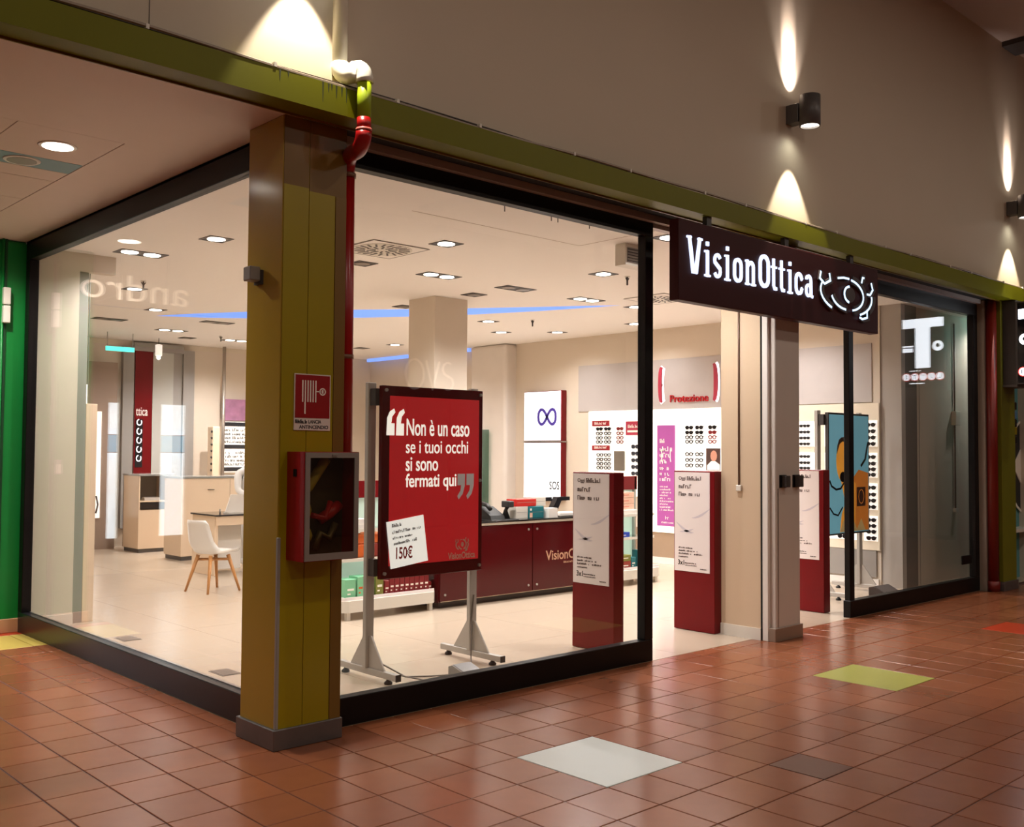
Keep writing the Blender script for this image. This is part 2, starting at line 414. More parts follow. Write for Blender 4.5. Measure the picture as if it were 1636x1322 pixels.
# bulkhead joint line near the front
MB().box(4.58, 6.42, 6.03, 6.035, ZC-.0015, ZC).box(6.415, 6.42, 5.1, 6.03, ZC-.0015, ZC).build('ceiling_joint', mat('ceiling_joint_line', (176, 150, 132), .7), cs)
wr = struct('wall_right', MB().box(11.6, 11.75, 5.9, 12.35, 0, ZC).box(11.6, 11.75, 13.25, 16.7, 0, ZC), M_shopwall, 'beige right wall of the shop')
box('wall_pilaster', (11.35, 11.75, 12.35, 13.25, 0, ZC), mat('pilaster_white', (222, 212, 202), .5), wr, .06)
box('wall_band', (11.585, 11.6, 6.0, 10.9, 2.235, 2.955), mat('grey_band', (186, 178, 174), .5), wr, label='grey band above the display wall')
box('wall_plinth', (11.575, 11.6, 5.95, 7.3, .11, .43), M_greywall, wr)
box('wall_plinth', (11.585, 11.6, 8.2, 10.7, .08, .5), mat('taupe_wall', (160, 136, 112), .5), wr)
struct('baseboard_right', MB().box(11.57, 11.6, 5.92, 12.3, 0, .09), M_white)
wb = struct('wall_back', MB().box(2.9, 11.75, 16.6, 16.75, 0, ZC), M_shopwall, 'far back wall of the shop')
box('cove_light', (11.45, 11.5, 13.4, 16.5, ZC-.06, ZC), M_bglow, wr, label='blue cove light along the far wall')
wn = struct('wall_niche', MB().box(11.68, 14, 5.66, 5.80, 0, ZC), M_shopwall, 'beige wall close behind the right window')
box('wall_return', (11.62, 11.72, 5.64, 5.9, 0, ZC), mat('return_panel', (176, 168, 160), .5), wn)
box('wall_panel', (11.72, 12.02, 5.64, 5.66, 0, ZC), mat('grey_panel', (112, 106, 100), .5), wn, label='dark grey strip panel')
box('wall_joint', (12.12, 12.125, 5.657, 5.66, 0, 2.9), M_greywall, wn)
wl = struct('wall_left', MB().box(2.98, 3.39, 9.5, 9.6, 0, ZC).box(3.39, 3.72, 9.5, 9.6, 3.245, ZC).box(3.3, 3.4, 9.95, 16.6, 0, ZC), M_shopwall, 'beige partition at the left end of the shop')
box('wall_panel', (3.39, 3.49, 9.55, 9.65, 0, 3.245), M_greywall, wl)
struct('baseboard_left', MB().box(2.985, 3.39, 9.485, 9.5, 0, .1), M_offw)
struct('wall_side', MB().box(14, 14.1, 5, 16.7, 0, ZC), M_shopwall)

# ---- glazing
def window(n, label, loc):
    return thing('window_%d' % n, label, None, loc, kind='structure')
w1 = window(1, 'large front shop window in a black frame beside the yellow pillar', (4.6, 5.02, 0))
box('frame_rail', (3.17, 6.14, 4.98, 5.06, 0, .165), M_black, w1, .004, 'black bottom rail')
box('frame_head', (3.17, 6.14, 4.98, 5.06, 3.283, 3.42), M_black, w1, .004, 'black head rail')
box('frame_jamb', (6.045, 6.14, 4.98, 5.06, .165, 3.283), M_black, w1, .004)
box('frame_jamb', (3.17, 3.2, 5.0, 5.06, .165, 3.283), M_black, w1)
box('pane', (3.2, 6.045, 5.02, 5.03, .165, 3.283), M_glass, w1, label='clear glass pane')
w2 = window(2, 'side shop window in a black frame between yellow pillar and green column', (2.94, 7.3, 0))
box('frame_rail', (2.90, 2.98, 5.2, 9.43, 0, .175), M_navy, w2, .004, 'dark bottom rail')
box('frame_head', (2.90, 2.98, 5.2, 9.43, 3.262, 3.43), M_black, w2, .004)
box('frame_jamb', (2.90, 2.98, 9.33, 9.43, .175, 3.262), M_black, w2, .004)
box('sill_strip', (2.965, 2.985, 5.2, 9.33, .175, .18), M_steel, w2)
box('pane', (2.94, 2.95, 5.2, 9.33, .175, 3.262), M_glass, w2, label='clear glass pane')
w3 = window(3, 'right shop window in a black frame beyond the entrance', (10.7, 5.02, 0))
box('frame_rail', (9.17, 12.2, 4.98, 5.06, 0, .165), M_black, w3, .004)
box('frame_head', (9.0, 12.2, 4.98, 5.06, 3.25, 3.42), M_black, w3, .004)
box('frame_jamb', (9.18, 9.27, 4.99, 5.05, .165, 3.25), M_black, w3, .004)
box('frame_jamb', (12.1, 12.2, 4.98, 5.06, .165, 3.25), M_black, w3, .004)
box('pane', (9.27, 12.1, 5.02, 5.03, .165, 3.25), M_glass, w3, label='clear glass pane')
box('lock_plate', (11.78, 12.02, 5.0, 5.018, .33, .43), M_black, w3, .004, 'black lock plate low on the glass')
# header above entrance
struct('trim_4', MB().box(6.14, 9.17, 4.985, 5.05, 3.36, 3.42), M_rail, 'rail above the entrance')
struct('trim_5', MB().box(12.2, 12.27, 4.9, 5.02, 0, 3.43), mat('jamb_grey', (150, 136, 122), .4), 'pale jamb strip at the right end of the shop front')
# entrance pilaster
dj = struct('wall_entrance', MB().box(7.5, 7.9, 4.9, 5.31, 0, ZC), mat('pilaster_beige', (212, 188, 158), .5, var=.02), 'beige entrance pilaster')
box('pilaster_cladding', (7.53, 7.915, 4.775, 4.88, 0, ZC), mat('cladding_white', (206, 196, 186), .3, var=.03), dj, .006, 'white cladding of the entrance pilaster')
box('dark_gap', (7.495, 7.53, 4.885, 4.902, 0, ZC), M_dark, dj)
box('corner_trim', (7.495, 7.535, 4.83, 4.885, 0, ZC), M_white, dj, .003)
box('pilaster_plinth', (7.5, 7.935, 4.76, 4.90, 0, .115), mat('pilaster_plinth', (150, 132, 116), .35, metal=.3), dj, .003)
box('pilaster_skirting', (7.488, 7.5, 4.9, 5.31, 0, .1), M_offw, dj)
MB().tube([(7.492, 5.12, 1.32), (7.492, 5.12, 3.3)], .008, 8).build('cable', mat('brown_cable', (120, 90, 70), .5), dj, 'thin cable running down the pilaster')
box('cable_box', (7.475, 7.5, 5.09, 5.14, 1.27, 1.32), M_offw, dj, .004)
box('edge_strip', (7.56, 7.572, 4.772, 4.776, .12, 1.3), M_steel, dj)
def latch(loc, label):
    t = thing('door_latch', label, 'latch', loc, 'black door latches on the white pilaster')
    x, y, z = loc
    box('back_plate', (x-.055, x+.055, y-.008, y, z-.055, z+.055), M_black, t, .003)
    box('latch_block', (x-.03, x+.04, y-.055, y-.008, z-.05, z+.05), M_dgrey, t, .004)
latch((7.64, 4.775, 1.36), 'left of the two black latches on the white entrance pilaster')
latch((7.85, 4.775, 1.36), 'right of the two black latches on the white entrance pilaster')

# ================================================================== PILLAR AND SERVICES
pil = struct('pillar', MB().box(2.785, 3.19, 4.825, 5.205, 0, 3.43, bev=.004), M_brown, 'square mustard painted corner pillar')
box('plinth', (2.768, 3.2, 4.805, 5.222, 0, .112), M_plinth, pil, .004, 'grey metal plinth')
bz = 3.05
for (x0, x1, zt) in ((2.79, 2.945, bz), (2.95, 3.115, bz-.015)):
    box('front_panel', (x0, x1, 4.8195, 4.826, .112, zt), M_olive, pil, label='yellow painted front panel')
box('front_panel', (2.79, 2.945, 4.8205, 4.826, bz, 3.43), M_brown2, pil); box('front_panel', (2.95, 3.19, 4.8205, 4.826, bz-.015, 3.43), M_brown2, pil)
box('edge_trim', (3.12, 3.19, 4.818, 4.826, .112, bz-.015), mat('edge_brown', (120, 88, 26), .4), pil)
box('corner_guard', (2.782, 2.80, 4.815, 4.835, .112, 1.13), M_grey, pil, .002, 'grey corner guard')
# sensor on the pillar's side
sn = thing('wall_sensor', 'small grey box sensor on the left face of the yellow pillar', 'sensor', (2.785, 5.06, 2.55))
box('bracket', (2.765, 2.785, 5.02, 5.09, 2.52, 2.6), M_dgrey, sn); box('housing', (2.70, 2.765, 5.015, 5.095, 2.535, 2.615), M_grey, sn, .006)
# fire sign
fs = thing('fire_hose_sign', 'red and white fire hose sign on the yellow pillar', 'sign', (2.985, 4.819, 1.71))
box('plate', (2.868, 3.098, 4.814, 4.819, 1.71, 2.02), mat('sign_white', (226, 216, 206), .4), fs)
box('red_field', (2.874, 3.092, 4.812, 4.814, 1.778, 2.014), M_firered, fs)
hz = MB()
for k in range(6): hz.box(2.915+k*.0165, 2.922+k*.0165, 4.810, 4.812, 1.865, 1.985)
hz.box(2.93, 2.938, 4.810, 4.812, 1.80, 1.865).box(3.005, 3.035, 4.810, 4.812, 1.922, 1.928)
hz.stroke([(3.045+.018*math.cos(a*PI/6), 1.925+.018*math.sin(a*PI/6)) for a in range(12)], .006, 4.810, 4.812, 'y', closed=True).box(3.04, 3.05, 4.810, 4.812, 1.915, 1.935)
hz.build('hose_symbol', M_wink, fs, 'white hose and valve symbol')
M_blk = mat('black_ink', (26, 22, 22), .6)
scribble([(2.876, 2.95, 1.748, .02)], 'y', 4.8135, M_blk, fs); text('LANCIA', (2.958, 3.04, 1.748, 1.768), 'y', 4.814, M_blk, fs, depth=.001, bold=.02)
text('ANTINCENDIO', (2.90, 3.085, 1.718, 1.738), 'y', 4.814, M_blk, fs, depth=.001, bold=.02)
# fire hose cabinet
fc = thing('fire_hose_cabinet', 'red wall cabinet with glazed door holding a fire hose, on the yellow pillar', 'cabinet', (3.0, 4.82, 1.01))
MB().box(2.834, 2.842, 4.645, 4.82, 1.01, 1.593).box(3.17, 3.178, 4.645, 4.82, 1.01, 1.593).box(2.842, 3.17, 4.645, 4.82, 1.01, 1.02).box(2.842, 3.17, 4.645, 4.82, 1.583, 1.593).box(2.842, 3.17, 4.80, 4.82, 1.02, 1.583).build('body', M_firered, fc, 'red steel case')
box('inner_back', (2.843, 3.169, 4.79, 4.80, 1.021, 1.582), mat('inner_dark', (74, 58, 26), .6), fc)
df = MB().box(2.838, 2.866, 4.636, 4.646, 1.014, 1.589).box(3.146, 3.174, 4.636, 4.646, 1.014, 1.589).box(2.866, 3.146, 4.636, 4.646, 1.014, 1.05).box(2.866, 3.146, 4.636, 4.646, 1.56, 1.589)
dfo = df.build('door', mat('door_grey', (150, 142, 136), .4, metal=.3), fc, 'grey door frame')
box('pane', (2.866, 3.146, 4.640, 4.643, 1.05, 1.56), glass_mat('cabinet_glass', (.85, .84, .8), f0=.05), dfo)
box('lock', (3.0, 3.03, 4.63, 4.637, 1.567, 1.578), M_steel, dfo)
box('vent', (2.830, 2.835, 4.72, 4.75, 1.46, 1.50), M_black, fc)
MB().tube([(2.9+.02*math.sin(t*.9), 4.75-.02*math.cos(t), 1.12+.02*t) if t < 14 else (2.9+.016*(t-13), 4.74, 1.40+.022*(t-14)) for t in range(22)], .028, 10).build('hose', mat('yellow_hose', (176, 150, 40), .6, var=.25, scale=30), fc, 'coiled yellowish hose')
MB().tube([(3.0, 4.76, 1.22), (3.06, 4.74, 1.26), (3.12, 4.75, 1.30)], .03, 10).tube([(2.93, 4.72, 1.25), (3.02, 4.73, 1.23), (3.06, 4.74, 1.32)], .016, 8).build('valve', mat('valve_red', (186, 30, 24), .4), fc, 'red valve')
MB().tube([(2.96, 4.74, 1.06), (3.0, 4.75, 1.15), (3.06, 4.75, 1.12), (3.1, 4.75, 1.2)], .02, 8).build('nozzle', mat('nozzle_bronze', (110, 90, 50), .4, metal=.5), fc)

# rain pipe: white - green - red
pp = thing('drain_pipe', 'drain pipe painted white, green and red running down beside the pillar', 'pipe', (3.235, 4.88, 1.59))
def elbow(c, a, b, r, n=6):      # points from a to b rounding at corner c
    a, b, c = Vector(a), Vector(b), Vector(c); return [a.lerp(c, t/n*1).lerp(c.lerp(b, t/n), t/n) for t in range(n+1)]
MB().tube([(3.04, 4.675, 6.5), (3.04, 4.675, 3.72)], .042, 14).build('white_length', M_wpipe, pp, 'white upper length on the wall')
MB().tube(elbow((3.04, 4.675, 3.66), (3.04, 4.675, 3.735), (3.075, 4.625, 3.665), .05) + elbow((3.13, 4.565, 3.70), (3.10, 4.60, 3.70), (3.13, 4.565, 3.62), .05), .05, 14).build('white_elbow', M_wpipe, pp)
MB().tube([(3.13, 4.565, 3.64), (3.13, 4.565, 3.42)], .039, 14).build('green_length', mat('pipe_lime', (150, 170, 30), .35, var=.06), pp, 'lime green length in front of the beam')
MB().tube([(3.13, 4.565, 3.425), (3.13, 4.565, 3.36)], .0395, 14).build('red_sleeve', M_rpipe, pp)
MB().tube([(3.13, 4.565, 3.365), (3.13, 4.565, 3.352)], .046, 14).build('pink_ring', mat('ring_pink', (206, 110, 100), .4), pp)
MB().tube(elbow((3.13, 4.57, 3.27), (3.13, 4.565, 3.355), (3.165, 4.68, 3.275), .05) + elbow((3.225, 4.87, 3.29), (3.19, 4.77, 3.285), (3.225, 4.87, 3.2), .05), .045, 14).build('red_bend', M_rpipe, pp, 'red s-shaped bend')
MB().tube([(3.228, 4.87, 3.21), (3.235, 4.87, 1.50)], .043, 14).build('red_length', M_rpipe, pp, 'dark red lower length')
for z in (3.185, 2.137):
    MB().tube([(3.23, 4.87, z-.012), (3.23, 4.87, z+.012)], .049, 14).box(3.175, 3.19, 4.84, 4.87, z-.01, z+.01).build('pipe_clamp', mat('clamp', (120, 84, 60), .4), pp)

# conduit along the beam with clips
cd = thing('cable_conduit', 'thin pale conduit clipped along the top edge of the lime beam', 'conduit', (4, 4.63, 3.59))
xs = [-5+.25*k for k in range(98)]
MB().tube([(x, 4.63+.004*math.sin(x*2.1), 3.597+.007*math.sin(x*1.3)+.004*math.sin(x*4.1)) for x in xs], .010, 6).build('conduit', mat('conduit_pale', (150, 134, 116), .4), cd)
MB().tube([(x, 4.66+.004*math.sin(x*1.7), 3.612+.006*math.sin(x*1.9+1)) for x in xs], .006, 6).build('cable', mat('conduit_dark', (60, 46, 36), .5), cd)
for k in range(22):
    x = 1.2+k*.72+.1*math.sin(k*3); box('clip', (x-.008, x+.008, 4.617, 4.645, 3.588, 3.612), M_offw, cd)

# wall lamps
def wall_lamp(x, label, k=1):
    t = thing('wall_lamp', label, 'lamp', (x, 4.72, 4.53), 'up and down wall lamps')
    box('mount', (x-.05, x+.05, 4.60, 4.72, 4.45, 4.615), M_lampg, t, .004)
    cb = MB()
    n = 24; cx, cy = x, 4.515
    prof = [(.088, 4.40), (.088, 4.665), (.078, 4.665), (.078, 4.60), (.078, 4.45), (.078, 4.40)]
    rings = [[cb.bm.verts.new((cx+r*math.cos(2*PI*k/n), cy+r*math.sin(2*PI*k/n), z)) for k in range(n)] for r, z in prof]
    for i in range(6):
        for k in range(n):
            a, b = rings[i], rings[(i+1) % 6]; f = cb.bm.faces.new((a[k], a[(k+1) % n], b[(k+1) % n], b[k])); f.smooth = i in (0, 3)
    cb.build('housing', M_lampg, t, 'grey cylinder open at both ends')
    MB().disc((cx, cy), .077, 4.418, 4.424, 24).build('lens', M_glow, t); MB().disc((cx, cy), .077, 4.64, 4.646, 24).build('lens', M_glow, t)
    spot('beam_down', (cx, 4.535, 4.40), (0, .0, -1), UPLIGHT_W*.085*k, (1, .89, .72), 58, .3, .008, t)
    spot('spill_down', (cx, 4.56, 4.40), (0, .25, -1), UPLIGHT_W*.03, (.9, 1, .9), 120, 1, .01, t)
    spot('beam_up', (cx, 4.575, 4.67), (0, .42, 1), UPLIGHT_W*2.3, (1, .86, .82), 32, .7, .01, t)
    spot('spill_up', (cx, 4.585, 4.67), (0, .5, 1), UPLIGHT_W*.5, (1, .88, .86), 66, 1, .01, t)
wall_lamp(2.80, 'grey wall lamp above the corner pillar, higher than the picture edge', 3)
wall_lamp(7.67, 'grey cylinder wall lamp shining up and down, above the shop sign')
wall_lamp(12.48, 'grey cylinder wall lamp at the right picture edge')

# soffit downlights in the passage
def soffit_light(x, y, lit, label):
    t = thing('recessed_light', label, 'light', (x, y, 3.43), 'round lights in the passage soffit')
    MB().lathe([(.105, 3.4255), (.112, 3.431), (.085, 3.4312), (.08, 3.428)], (x, y), 24).build('ring', M_white, t)
    MB().disc((x, y), .088, 3.424, 3.427, 24).build('lens', M_glow if lit else M_grey, t)
    if lit: spot('lamp', (x, y, 3.41), (0, 0, -1), 185, NEUT, 150, 1, .07, t)
soffit_light(2.10, 6.30, True, 'lit round downlight in the passage soffit at upper left')
soffit_light(2.04, 6.77, False, 'small unlit lamp in the blue ceiling strip')
soffit_light(2.35, 8.75, True, 'lit round downlight deeper in the passage')
soffit_light(.3, 7.5, True, 'lit round downlight on the far side of the passage')

# green column at left
gc = struct('column_green', MB().box(2.38, 2.93, 9.44, 9.9, 0, 3.43, bev=.03), M_green, 'green painted column at the left edge')
box('column_groove', (2.725, 2.745, 9.425, 9.445, .1, 3.43), mat('green_dark', (6, 60, 26), .5), gc); MB().tube([(2.71, 9.425, .1), (2.71, 9.425, 3.43)], .012, 8).build('cable', M_green, gc)
box('skirting', (2.38, 2.925, 9.42, 9.45, 0, .12), M_terr, gc, .004, 'tan skirting tile')
hg = thing('metal_hinge', 'white two-part metal bracket on the green column', 'hinge', (2.73, 9.42, 2.69))
box('upper_leaf', (2.705, 2.765, 9.37, 9.425, 2.85, 3.0), M_offw, hg, .008); box('lower_leaf', (2.705, 2.765, 9.37, 9.425, 2.69, 2.842), M_offw, hg, .008)
cl = thing('wall_socket', 'grey socket box on the green column at left', 'socket', (2.7, 9.43, 1.4))
box('case', (2.66, 2.71, 9.38, 9.44, 1.37, 1.5), M_grey, cl, .004); box('cover', (2.665, 2.705, 9.375, 9.38, 1.38, 1.46), M_offw, cl)

# ================================================================== SHOP SIGN
sg = thing('shop_sign', 'dark maroon shop sign with glowing white VisionOttica letters and eye logo', 'sign', (7.5, 4.68, 2.735))
box('sign_box', (5.965, 9.02, 4.60, 4.69, 2.735, 3.345), M_signbox, sg, .006, 'maroon sign box')
for hx in (6.4, 7.5, 8.6): box('hanger', (hx-.03, hx+.03, 4.64, 4.68, 3.345, 3.43), M_dgrey, sg)
SY = 4.60
def let(strokes, dots=()):
    mb = MB()
    for pts, wd in strokes: mb.stroke(pts, wd*.78, SY-.014, SY-.001, 'y')
    for d in dots: mb.box(d[0]+.003, d[1]-.003, SY-.014, SY-.001, d[2]+.004, d[3]-.002)
    return mb.build('letter', M_letter, sg)
def arc(cx, cz, rx, rz, a0, a1, n=10):
    return [(cx+rx*math.cos(math.radians(a0+(a1-a0)*k/n)), cz+rz*math.sin(math.radians(a0+(a1-a0)*k/n))) for k in range(n+1)]
def stadium(x0, x1, z0, z1, w, a0=0, a1=360):
    r = (x1-x0-w)/2; cx = (x0+x1)/2
    p = arc(cx, z1-w/2-r, r, r, 0, 180) + arc(cx, z0+w/2+r, r, r, 180, 360); return p + [p[0]]
ZB, XH, CH = 2.945, .205, .285
W_ = .036
def ser(x0, x1, z): return ([(x0, z), (x1, z)], .020)
let([([(6.085, ZB+CH), (6.135, ZB+.01), (6.165, ZB+.01), (6.215, ZB+CH)], W_), ser(6.055, 6.11, ZB+CH-.01), ser(6.19, 6.245, ZB+CH-.01)])
def letter_i(c): let([([(c, ZB), (c, ZB+XH)], W_), ser(c-.036, c+.036, ZB+.01), ser(c-.036, c, ZB+XH-.01)], [(c-.018, c+.018, ZB+XH+.03, ZB+XH+.068)])
letter_i(6.312)
def letter_s(c):
    h = XH; let([(arc(c, ZB+h-.058, .036, .04, 20, 180, 6) + [(c-.034, ZB+h*.62), (c+.034, ZB+h*.40)] + arc(c, ZB+.058, .036, .04, 0, -160, 6), .032)])
letter_s(6.441); letter_i(6.573)
let([(stadium(6.65, 6.777, ZB, ZB+XH, W_), W_)])
let([([(6.845, ZB), (6.845, ZB+XH)], W_), ([(6.845, ZB+XH-.05)] + arc(6.895, ZB+XH-.052, .034, .034, 150, 0, 6) + [(6.929, ZB)], W_), ser(6.818, 6.875, ZB+.01), ser(6.90, 6.96, ZB+.01), ser(6.818, 6.845, ZB+XH-.01)])
let([(stadium(7.006, 7.165, ZB, ZB+CH, .042), .042)])
def letter_t(c): let([([(c-.004, ZB+XH+.06), (c-.004, ZB+.04), (c+.012, ZB+.016), (c+.042, ZB+.016)], .034), ser(c-.042, c+.042, ZB+XH-.012)])
letter_t(7.228); letter_t(7.345); letter_i(7.473)
let([([(7.664, ZB+.14)] + arc(7.612, ZB+XH-.066, .045, .048, 10, 180, 6) + arc(7.612, ZB+.066, .045, .048, 180, 350, 6) + [(7.664, ZB+.07)], W_)])
let([([(7.735, ZB+.155)] + arc(7.768, ZB+XH-.06, .038, .042, 150, 0, 5) + [(7.806, ZB+.02), (7.835, ZB+.012)], .034), (stadium(7.715, 7.815, ZB, ZB+.125, .03), .03)])
# logo: abstract eye with limbs; grey faces edged with light
M_logo = mat('logo_grey', (78, 70, 70), .4)
def logo(parent, ox, oz, s, y, mface, medge, plane='y', zs=1.0):
    T = lambda p: (ox+p[0]*s, oz+p[1]*s*zs)
    pieces = [
        ([(-.46, .30), (-.48, .18), (-.40, .10), (-.30, .18), (-.32, .30)], .05),
        (arc(-.02, 0, .44, .34, 155, 235, 8), .07), (arc(.0, 0, .28, .27, 195, 265, 7), .07),
        (arc(.03, 0, .27, .27, 80, -75, 14), .08), ([(-.18, .25), (-.08, .28), (.02, .28)], .03),
        ([(.26, .26), (.28, .36), (.31, .36)], .06), ([(.44, .30), (.47, .18), (.42, .08), (.36, .08)], .06),
        (arc(.02, 0, .44, .36, 8, -60, 9), .085), ([(.36, -.20), (.36, -.34), (.27, -.38), (.22, -.36)], .06)]
    for pts, wd in pieces:
        q = [T(p) for p in pts]
        MB().stroke(q, wd*s, y-.02*s, y-.001, plane).build('logo_stroke', mface, parent)
        if medge: MB().stroke([(a-wd*s*.42, b-.004) for a, b in q], .018*s, y-.024*s, y-.02*s, plane).build('logo_edge', medge, parent)
    e = arc(.02, .0, .1, .13, 0, 330, 12)
    MB().prism([T(p) for p in arc(.02, 0, .1, .14, 0, 337, 15)], y-.02*s, y-.001, plane).build('logo_iris', mface, parent)
    if medge: MB().stroke([T(p) for p in arc(.02, 0, .1, .14, 95, 260, 9)], .02*s, y-.024*s, y-.02*s, plane).build('logo_edge', medge, parent)
logo(sg, 8.43, 3.045, 1.0, SY, M_logo, M_neon, zs=.52)

# ================================================================== SHOP CEILING FITTINGS
def downlight(x, y, n, lit, label, power=1.0):
    t = thing('downlight', label, 'light', (x, y, ZC), 'recessed ceiling downlights')
    L = .11 if n == 1 else .22
    fr = MB().box(x-L, x+L, y-.11, y-.095, ZC-.006, ZC).box(x-L, x+L, y+.095, y+.11, ZC-.006, ZC).box(x-L, x-L+.015, y-.095, y+.095, ZC-.006, ZC).box(x+L-.015, x+L, y-.095, y+.095, ZC-.006, ZC)
    fr.build('frame', M_dgrey, t)
    box('recess', (x-L+.015, x+L-.015, y-.095, y+.095, ZC-.002, ZC), M_dgrey, t)
    for k in range(n):
        cx = x if n == 1 else x-.105+.21*k
        MB().disc((cx, y), .075, ZC-.008, ZC-.002, 16).build('lens', M_glow if lit else mat('lens_off', (120, 108, 98), .3), t)
    if lit: spot('lamp', (x, y, ZC-.02), (0, 0, -1), SHOP_W*power*n, WARM, 148, .85, .06, t)
DL = [(3.8, 9.12, 2, 1, 'double downlight nearest the left partition'), (4.0, 8.03, 1, 1, 'single downlight behind the side window'),
      (5.49, 12.68, 1, 1, 'downlight beside the left end of the blue cove'), (5.43, 14.06, 2, 0, 'unlit double downlight at far left'),
      (6.62, 14.71, 2, 1, 'double downlight over the far white cabinets'), (6.67, 13.32, 2, 0, 'unlit double downlight behind the yellow pillar edge'),
      (7.25, 15.51, 1, 0, 'unlit downlight near the far back wall'), (5.53, 6.79, 1, 1, 'lit downlight right of the round air diffuser'),
      (5.54, 8.08, 1, 0, 'unlit downlight just below the round air diffuser'), (6.49, 8.08, 2, 1, 'lit double downlight over the counter end'),
      (7.61, 8.12, 2, 0, 'unlit double downlight over the counter'), (7.57, 8.78, 1, 0, 'unlit downlight in front of the square column'),
      (7.61, 6.82, 1, 1, 'lit downlight near the window jamb'), (8.76, 8.12, 2, 1, 'lit double downlight above the red security post'),
      (9.63, 8.09, 1, 1, 'lit downlight at the right end of the blue cove'), (10.9, 9.17, 1, 1, 'lit downlight in front of the display wall'),
      (7.58, 10.13, 1, 0, 'unlit downlight left of the square column'), (9.28, 10.45, 1, 1, 'downlight behind the blue cove'),
      (10.26, 11.26, 1, 1, 'downlight before the light boxes'), (10.85, 10.65, 1, 1, 'downlight near the infinity light box'),
      (10.22, 13.9, 1, 1, 'far downlight left of the square column top'), (10.15, 14.8, 1, 0, 'unlit far downlight by the far wall'),
      (6.7, 5.27, 1, 1, 'lit downlight in the entrance beside the shop sign'), (9.2, 6.6, 1, 1, 'downlight inside the entrance'), (10.7, 6.9, 1, 1, 'downlight above the right window display'),
      (8.5, 13.0, 1, 1, 'downlight at the back of the shop'), (4.6, 11.2, 1, 1, 'downlight above the white chair'), (8.0, 15.3, 2, 1, 'double downlight by the far back wall')]
for x, y, n, lit, lb in DL: downlight(x, y, n, lit, lb, .45 if (x, y) in ((3.8, 9.12), (10.9, 9.17), (10.85, 10.65)) else 1)
downlight(13.75, 5.33, 1, 1, 'added downlight brightening the niche at the right end of the window', .5)  # extra downlight, put in to brighten the niche wall
# round air diffusers in square plates
def diffuser(x, y, label):
    t = thing('air_diffuser', label, 'vent', (x, y, ZC), 'round ceiling air diffusers')
    MB().box(x-.3, x+.3, y-.3, y+.3, ZC-.006, ZC).build('plate', M_shopceil, t)
    MB().stroke([(x-.3, y-.3), (x+.3, y-.3), (x+.3, y+.3), (x-.3, y+.3)], .012, ZC-.008, ZC-.005, 'z', closed=True).build('plate_edge', M_greywall, t)
    MB().disc((x, y), .27, ZC-.010, ZC-.006, 32).build('face', M_offw, t)
    for k in range(20):
        a = 2*PI*k/20
        for r0, r1 in (((.06, .14), (.16, .25)) if k % 2 else ((.15, .25),)):
            MB().stroke([(x+r0*math.cos(a), y+r0*math.sin(a)), (x+r1*math.cos(a+.12), y+r1*math.sin(a+.12))], .018, ZC-.013, ZC-.010, 'z').build('slot', M_dgrey, t)
diffuser(5.27, 7.38, 'round slotted air diffuser in the ceiling near the front window')
diffuser(9.31, 7.45, 'round slotted air diffuser in the ceiling beside the shop sign')
# small sprinklers
def sprinkler(x, y, label):
    t = thing('sprinkler', label, 'sprinkler', (x, y, ZC), 'ceiling sprinklers')
    MB().tube([(x, y, ZC-.09), (x, y, ZC)], .010, 8).build('stem', M_dgrey, t)
    MB().disc((x, y), .03, ZC-.006, ZC, 12).build('rose', M_offw, t); MB().stroke([(x-.025, ZC-.015), (x, ZC-.05), (x+.025, ZC-.015)], .008, y-.004, y+.004, 'y').build('yoke', M_dgrey, t)
for x, y, lb in ((4.45, 10.6, 'sprinkler head above the left of the shop'), (7.51, 14.86, 'sprinkler head at the back by the pillar edge'), (7.9, 6.75, 'sprinkler head beside the window jamb'), (9.6, 9.9, 'sprinkler head behind the blue cove')): sprinkler(x, y, lb)
hk = [(4.9, 5.35), (5.35, 5.32), (5.42, 5.32), (5.75, 5.3)]
for k, (x, y) in enumerate(hk):
    o = MB().tube([(x, y, ZC-.07), (x, y, ZC-.02), (x, y, ZC)], [.004, .004, .012], 6).build('ceiling_hook', M_dgrey)
    tag(o, 'small dark ceiling hook behind the front window head, %s from the left' % ORD[k], 'hook', 'hooks behind the window head')
ab = thing('air_grille', 'grey ceiling grille box with white frame near the window jamb', 'vent', (6.72, 5.66, 3.22))
box('housing', (6.60, 6.90, 5.66, 5.78, 3.22, ZC), M_offw, ab, .004); box('grille', (6.62, 6.9, 5.652, 5.66, 3.245, 3.375), M_greywall, ab)
for k in range(5): box('slat', (6.62, 6.9, 5.645, 5.652, 3.255+k*.025, 3.262+k*.025), M_dgrey, ab)
# hanging exit sign far left
ex = thing('exit_sign', 'small glowing green exit sign hanging at the far left of the shop', 'sign', (6.2, 15.6, 3.05))
MB().tube([(6.0, 15.6, 3.2), (6.0, 15.6, ZC)], .008, 6).tube([(6.4, 15.6, 3.2), (6.4, 15.6, ZC)], .008, 6).build('hanger', M_steel, ex)
box('panel', (5.98, 6.42, 15.58, 15.62, 3.12, 3.19), mat('exit_glow', (90, 220, 210), emit=1.6), ex, .004)

pdl = thing('pendant_lamp', 'small white cylinder pendant lamp at the far left of the shop', 'lamp', (6.95, 15.9, 3.1))
MB().tube([(6.95, 15.9, 3.3), (6.95, 15.9, ZC)], .006, 6).build('cord', M_dgrey, pdl); MB().lathe([(.05, 3.12), (.055, 3.14), (.055, 3.3), (.02, 3.31)], (6.95, 15.9), 14).build('shade', M_cellglow, pdl); MB().lathe([(.01, 3.06), (.03, 3.08), (.03, 3.11), (.01, 3.12)], (6.95, 15.9), 12).build('bulb', M_glow, pdl)
